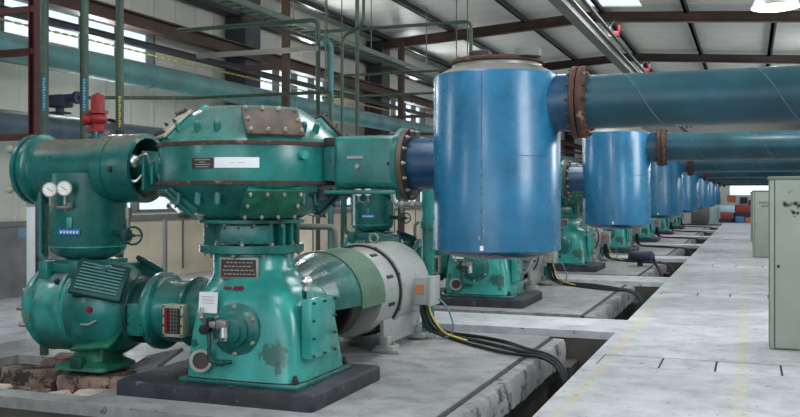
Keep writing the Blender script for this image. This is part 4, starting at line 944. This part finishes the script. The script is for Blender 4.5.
def blot(cx, cz, sx, sz, sd):
    q = random.Random(sd); n = 22; ring = []
    for i in range(n):
        an = 2*math.pi*i/n; k_ = 1+q.uniform(-.35, .35); ring.append((cx+sx*k_*math.cos(an), cz+sz*k_*math.sin(an)))
    f0 = [a.bm.verts.new((x, 10.3275, z)) for x, z in ring]; f1 = [a.bm.verts.new((x, 10.3265, z)) for x, z in ring]
    a.bm.faces.new(f1); 
    for i in range(n): a.bm.faces.new((f0[i], f0[(i+1) % n], f1[(i+1) % n], f1[i]))
for j, (cx, cz, sx, sz) in enumerate([(.335, 1.52, .022, .03), (.36, 1.50, .025, .016), (.40, 1.515, .022, .022), (.44, 1.53, .03, .02), (.46, 1.49, .02, .022), (.50, 1.52, .03, .02), (.40, 1.45, .014, .018), (.45, 1.42, .03, .014), (.50, 1.44, .02, .018), (.43, 1.39, .014, .010), (.545, 1.46, .02, .02), (.38, 1.64, .012, .008), (.40, 1.655, .014, .006)]): blot(cx, cz, sx, sz, j)
a.build('paint_smudge', 'cab_dark', d_, kind='stuff')
a = MB()
for x, z, w, h in ((.34, 1.515, .02, .03), (.37, 1.505, .012, .02), (.44, 1.52, .02, .02), (.47, 1.50, .015, .014), (.50, 1.51, .02, .02), (.42, 1.43, .02, .012), (.46, 1.425, .015, .01)): a.lathe([(w, 0), (w*.8, .0015)], (x, 10.3268, z), (0, -1, 0), 9)
a.build('paint_smudge', 'ink_dark', d_, kind='stuff')
t, d_ = cabinet(.06, .95, 25.7, .55, 1.74, 'grey-green control cabinet with two lines of black lettering, second along the aisle', 1)
a = MB()
for j, z in enumerate((1.43, 1.34)):
    x = .22+j*.06
    while x < .47:
        w = .028; a.b(x, x+w, 25.672, 25.677, z-.02, z-.012); a.b(x, x+w, 25.672, 25.677, z+.012, z+.02); a.b(x+.01, x+.017, 25.672, 25.677, z-.02, z+.02); x += .042
a.build('printed_lettering', 'ink_dark', d_)
cabinet(.02, .8, 34.5, .55, 1.74, 'farthest grey-green control cabinet, barely showing left of the lettered one', 2)

# ------------------------------------------------------------------ stacked stuff at the far end
EG = 'stacked boxes before the far wall'
def fbox(x0, x1, y0, y1, z0, z1, m, label, name='storage_box', cat='box'):
    a = MB(); a.b(x0, x1, y0, y1, z0, z1, .02)
    t_ = thing(name, ((x0+x1)/2, (y0+y1)/2, z0), label, cat, EG)
    a.build('body', m, t_)
    a = MB(); a.b(x0+.05, x1-.05, y0-.02, y0+.0, z0+.06, z1-.06, .01); a.build('front_panel', m, t_)
fbox(-1.75, -.95, 58.6, 59.6, 0.0, .10+.12, 'crate_navy', 'low dark plinth under the red box at the far end')
fbox(-1.68, -.98, 58.6, 59.6, .22, .62, 'crate_red', 'red-brown box below the pale blue box at far end')
fbox(-1.72, -.86, 58.6, 59.6, .62, 1.02, 'white_blue', 'pale blue box on the red box at far end')
fbox(-.95, .30, 58.8, 59.6, 0, .58, 'crate_navy', 'long navy box on the floor at the far end')
fbox(-.84, .02, 58.8, 59.6, .58, 1.08, 'crate_red', 'large red-brown box on the navy box at far end')
fbox(.03, .45, 58.8, 59.6, .58, .90, 'white_blue', 'small pale blue box right of the large red box')
fbox(-.80, -.32, 58.1, 58.6, 0, .38, 'crate_blue', 'blue bin standing before the navy box')
fbox(-.28, .05, 58.1, 58.6, 0, .32, 'orange', 'small tan carton beside the blue bin')
fbox(-.10, .45, 58.9, 59.5, 1.08, 1.36, 'crate_navy', 'dark case on the right end of the large red box')
fbox(-3.3, -2.3, 57.6, 58.8, 0, 1.0, 'mid_grey', 'grey steel workbench cabinet left of the stacked boxes', 'workbench', 'workbench')
a = MB(); a.b(-1.35, -.85, 61.93, 61.97, 1.25, 1.65); solo(a, 'poster', 'orange', 'orange poster on the far wall', 'poster')
a = MB(); a.b(-.60, -.15, 61.93, 61.97, 1.12, 1.52); solo(a, 'poster', 'crate_navy', 'dark framed notice on the far wall right of the orange poster', 'poster')
a = MB(); a.b(-2.22, -1.80, 59.0, 59.4, 0, 2.1, .01); a.b(-2.19, -2.02, 58.98, 59.0, .05, 2.05); a.b(-2.0, -1.83, 58.98, 59.0, .05, 2.05); solo(a, 'tall_locker', 'white_blue', 'tall pale blue locker behind the last tank at the far end', 'locker')
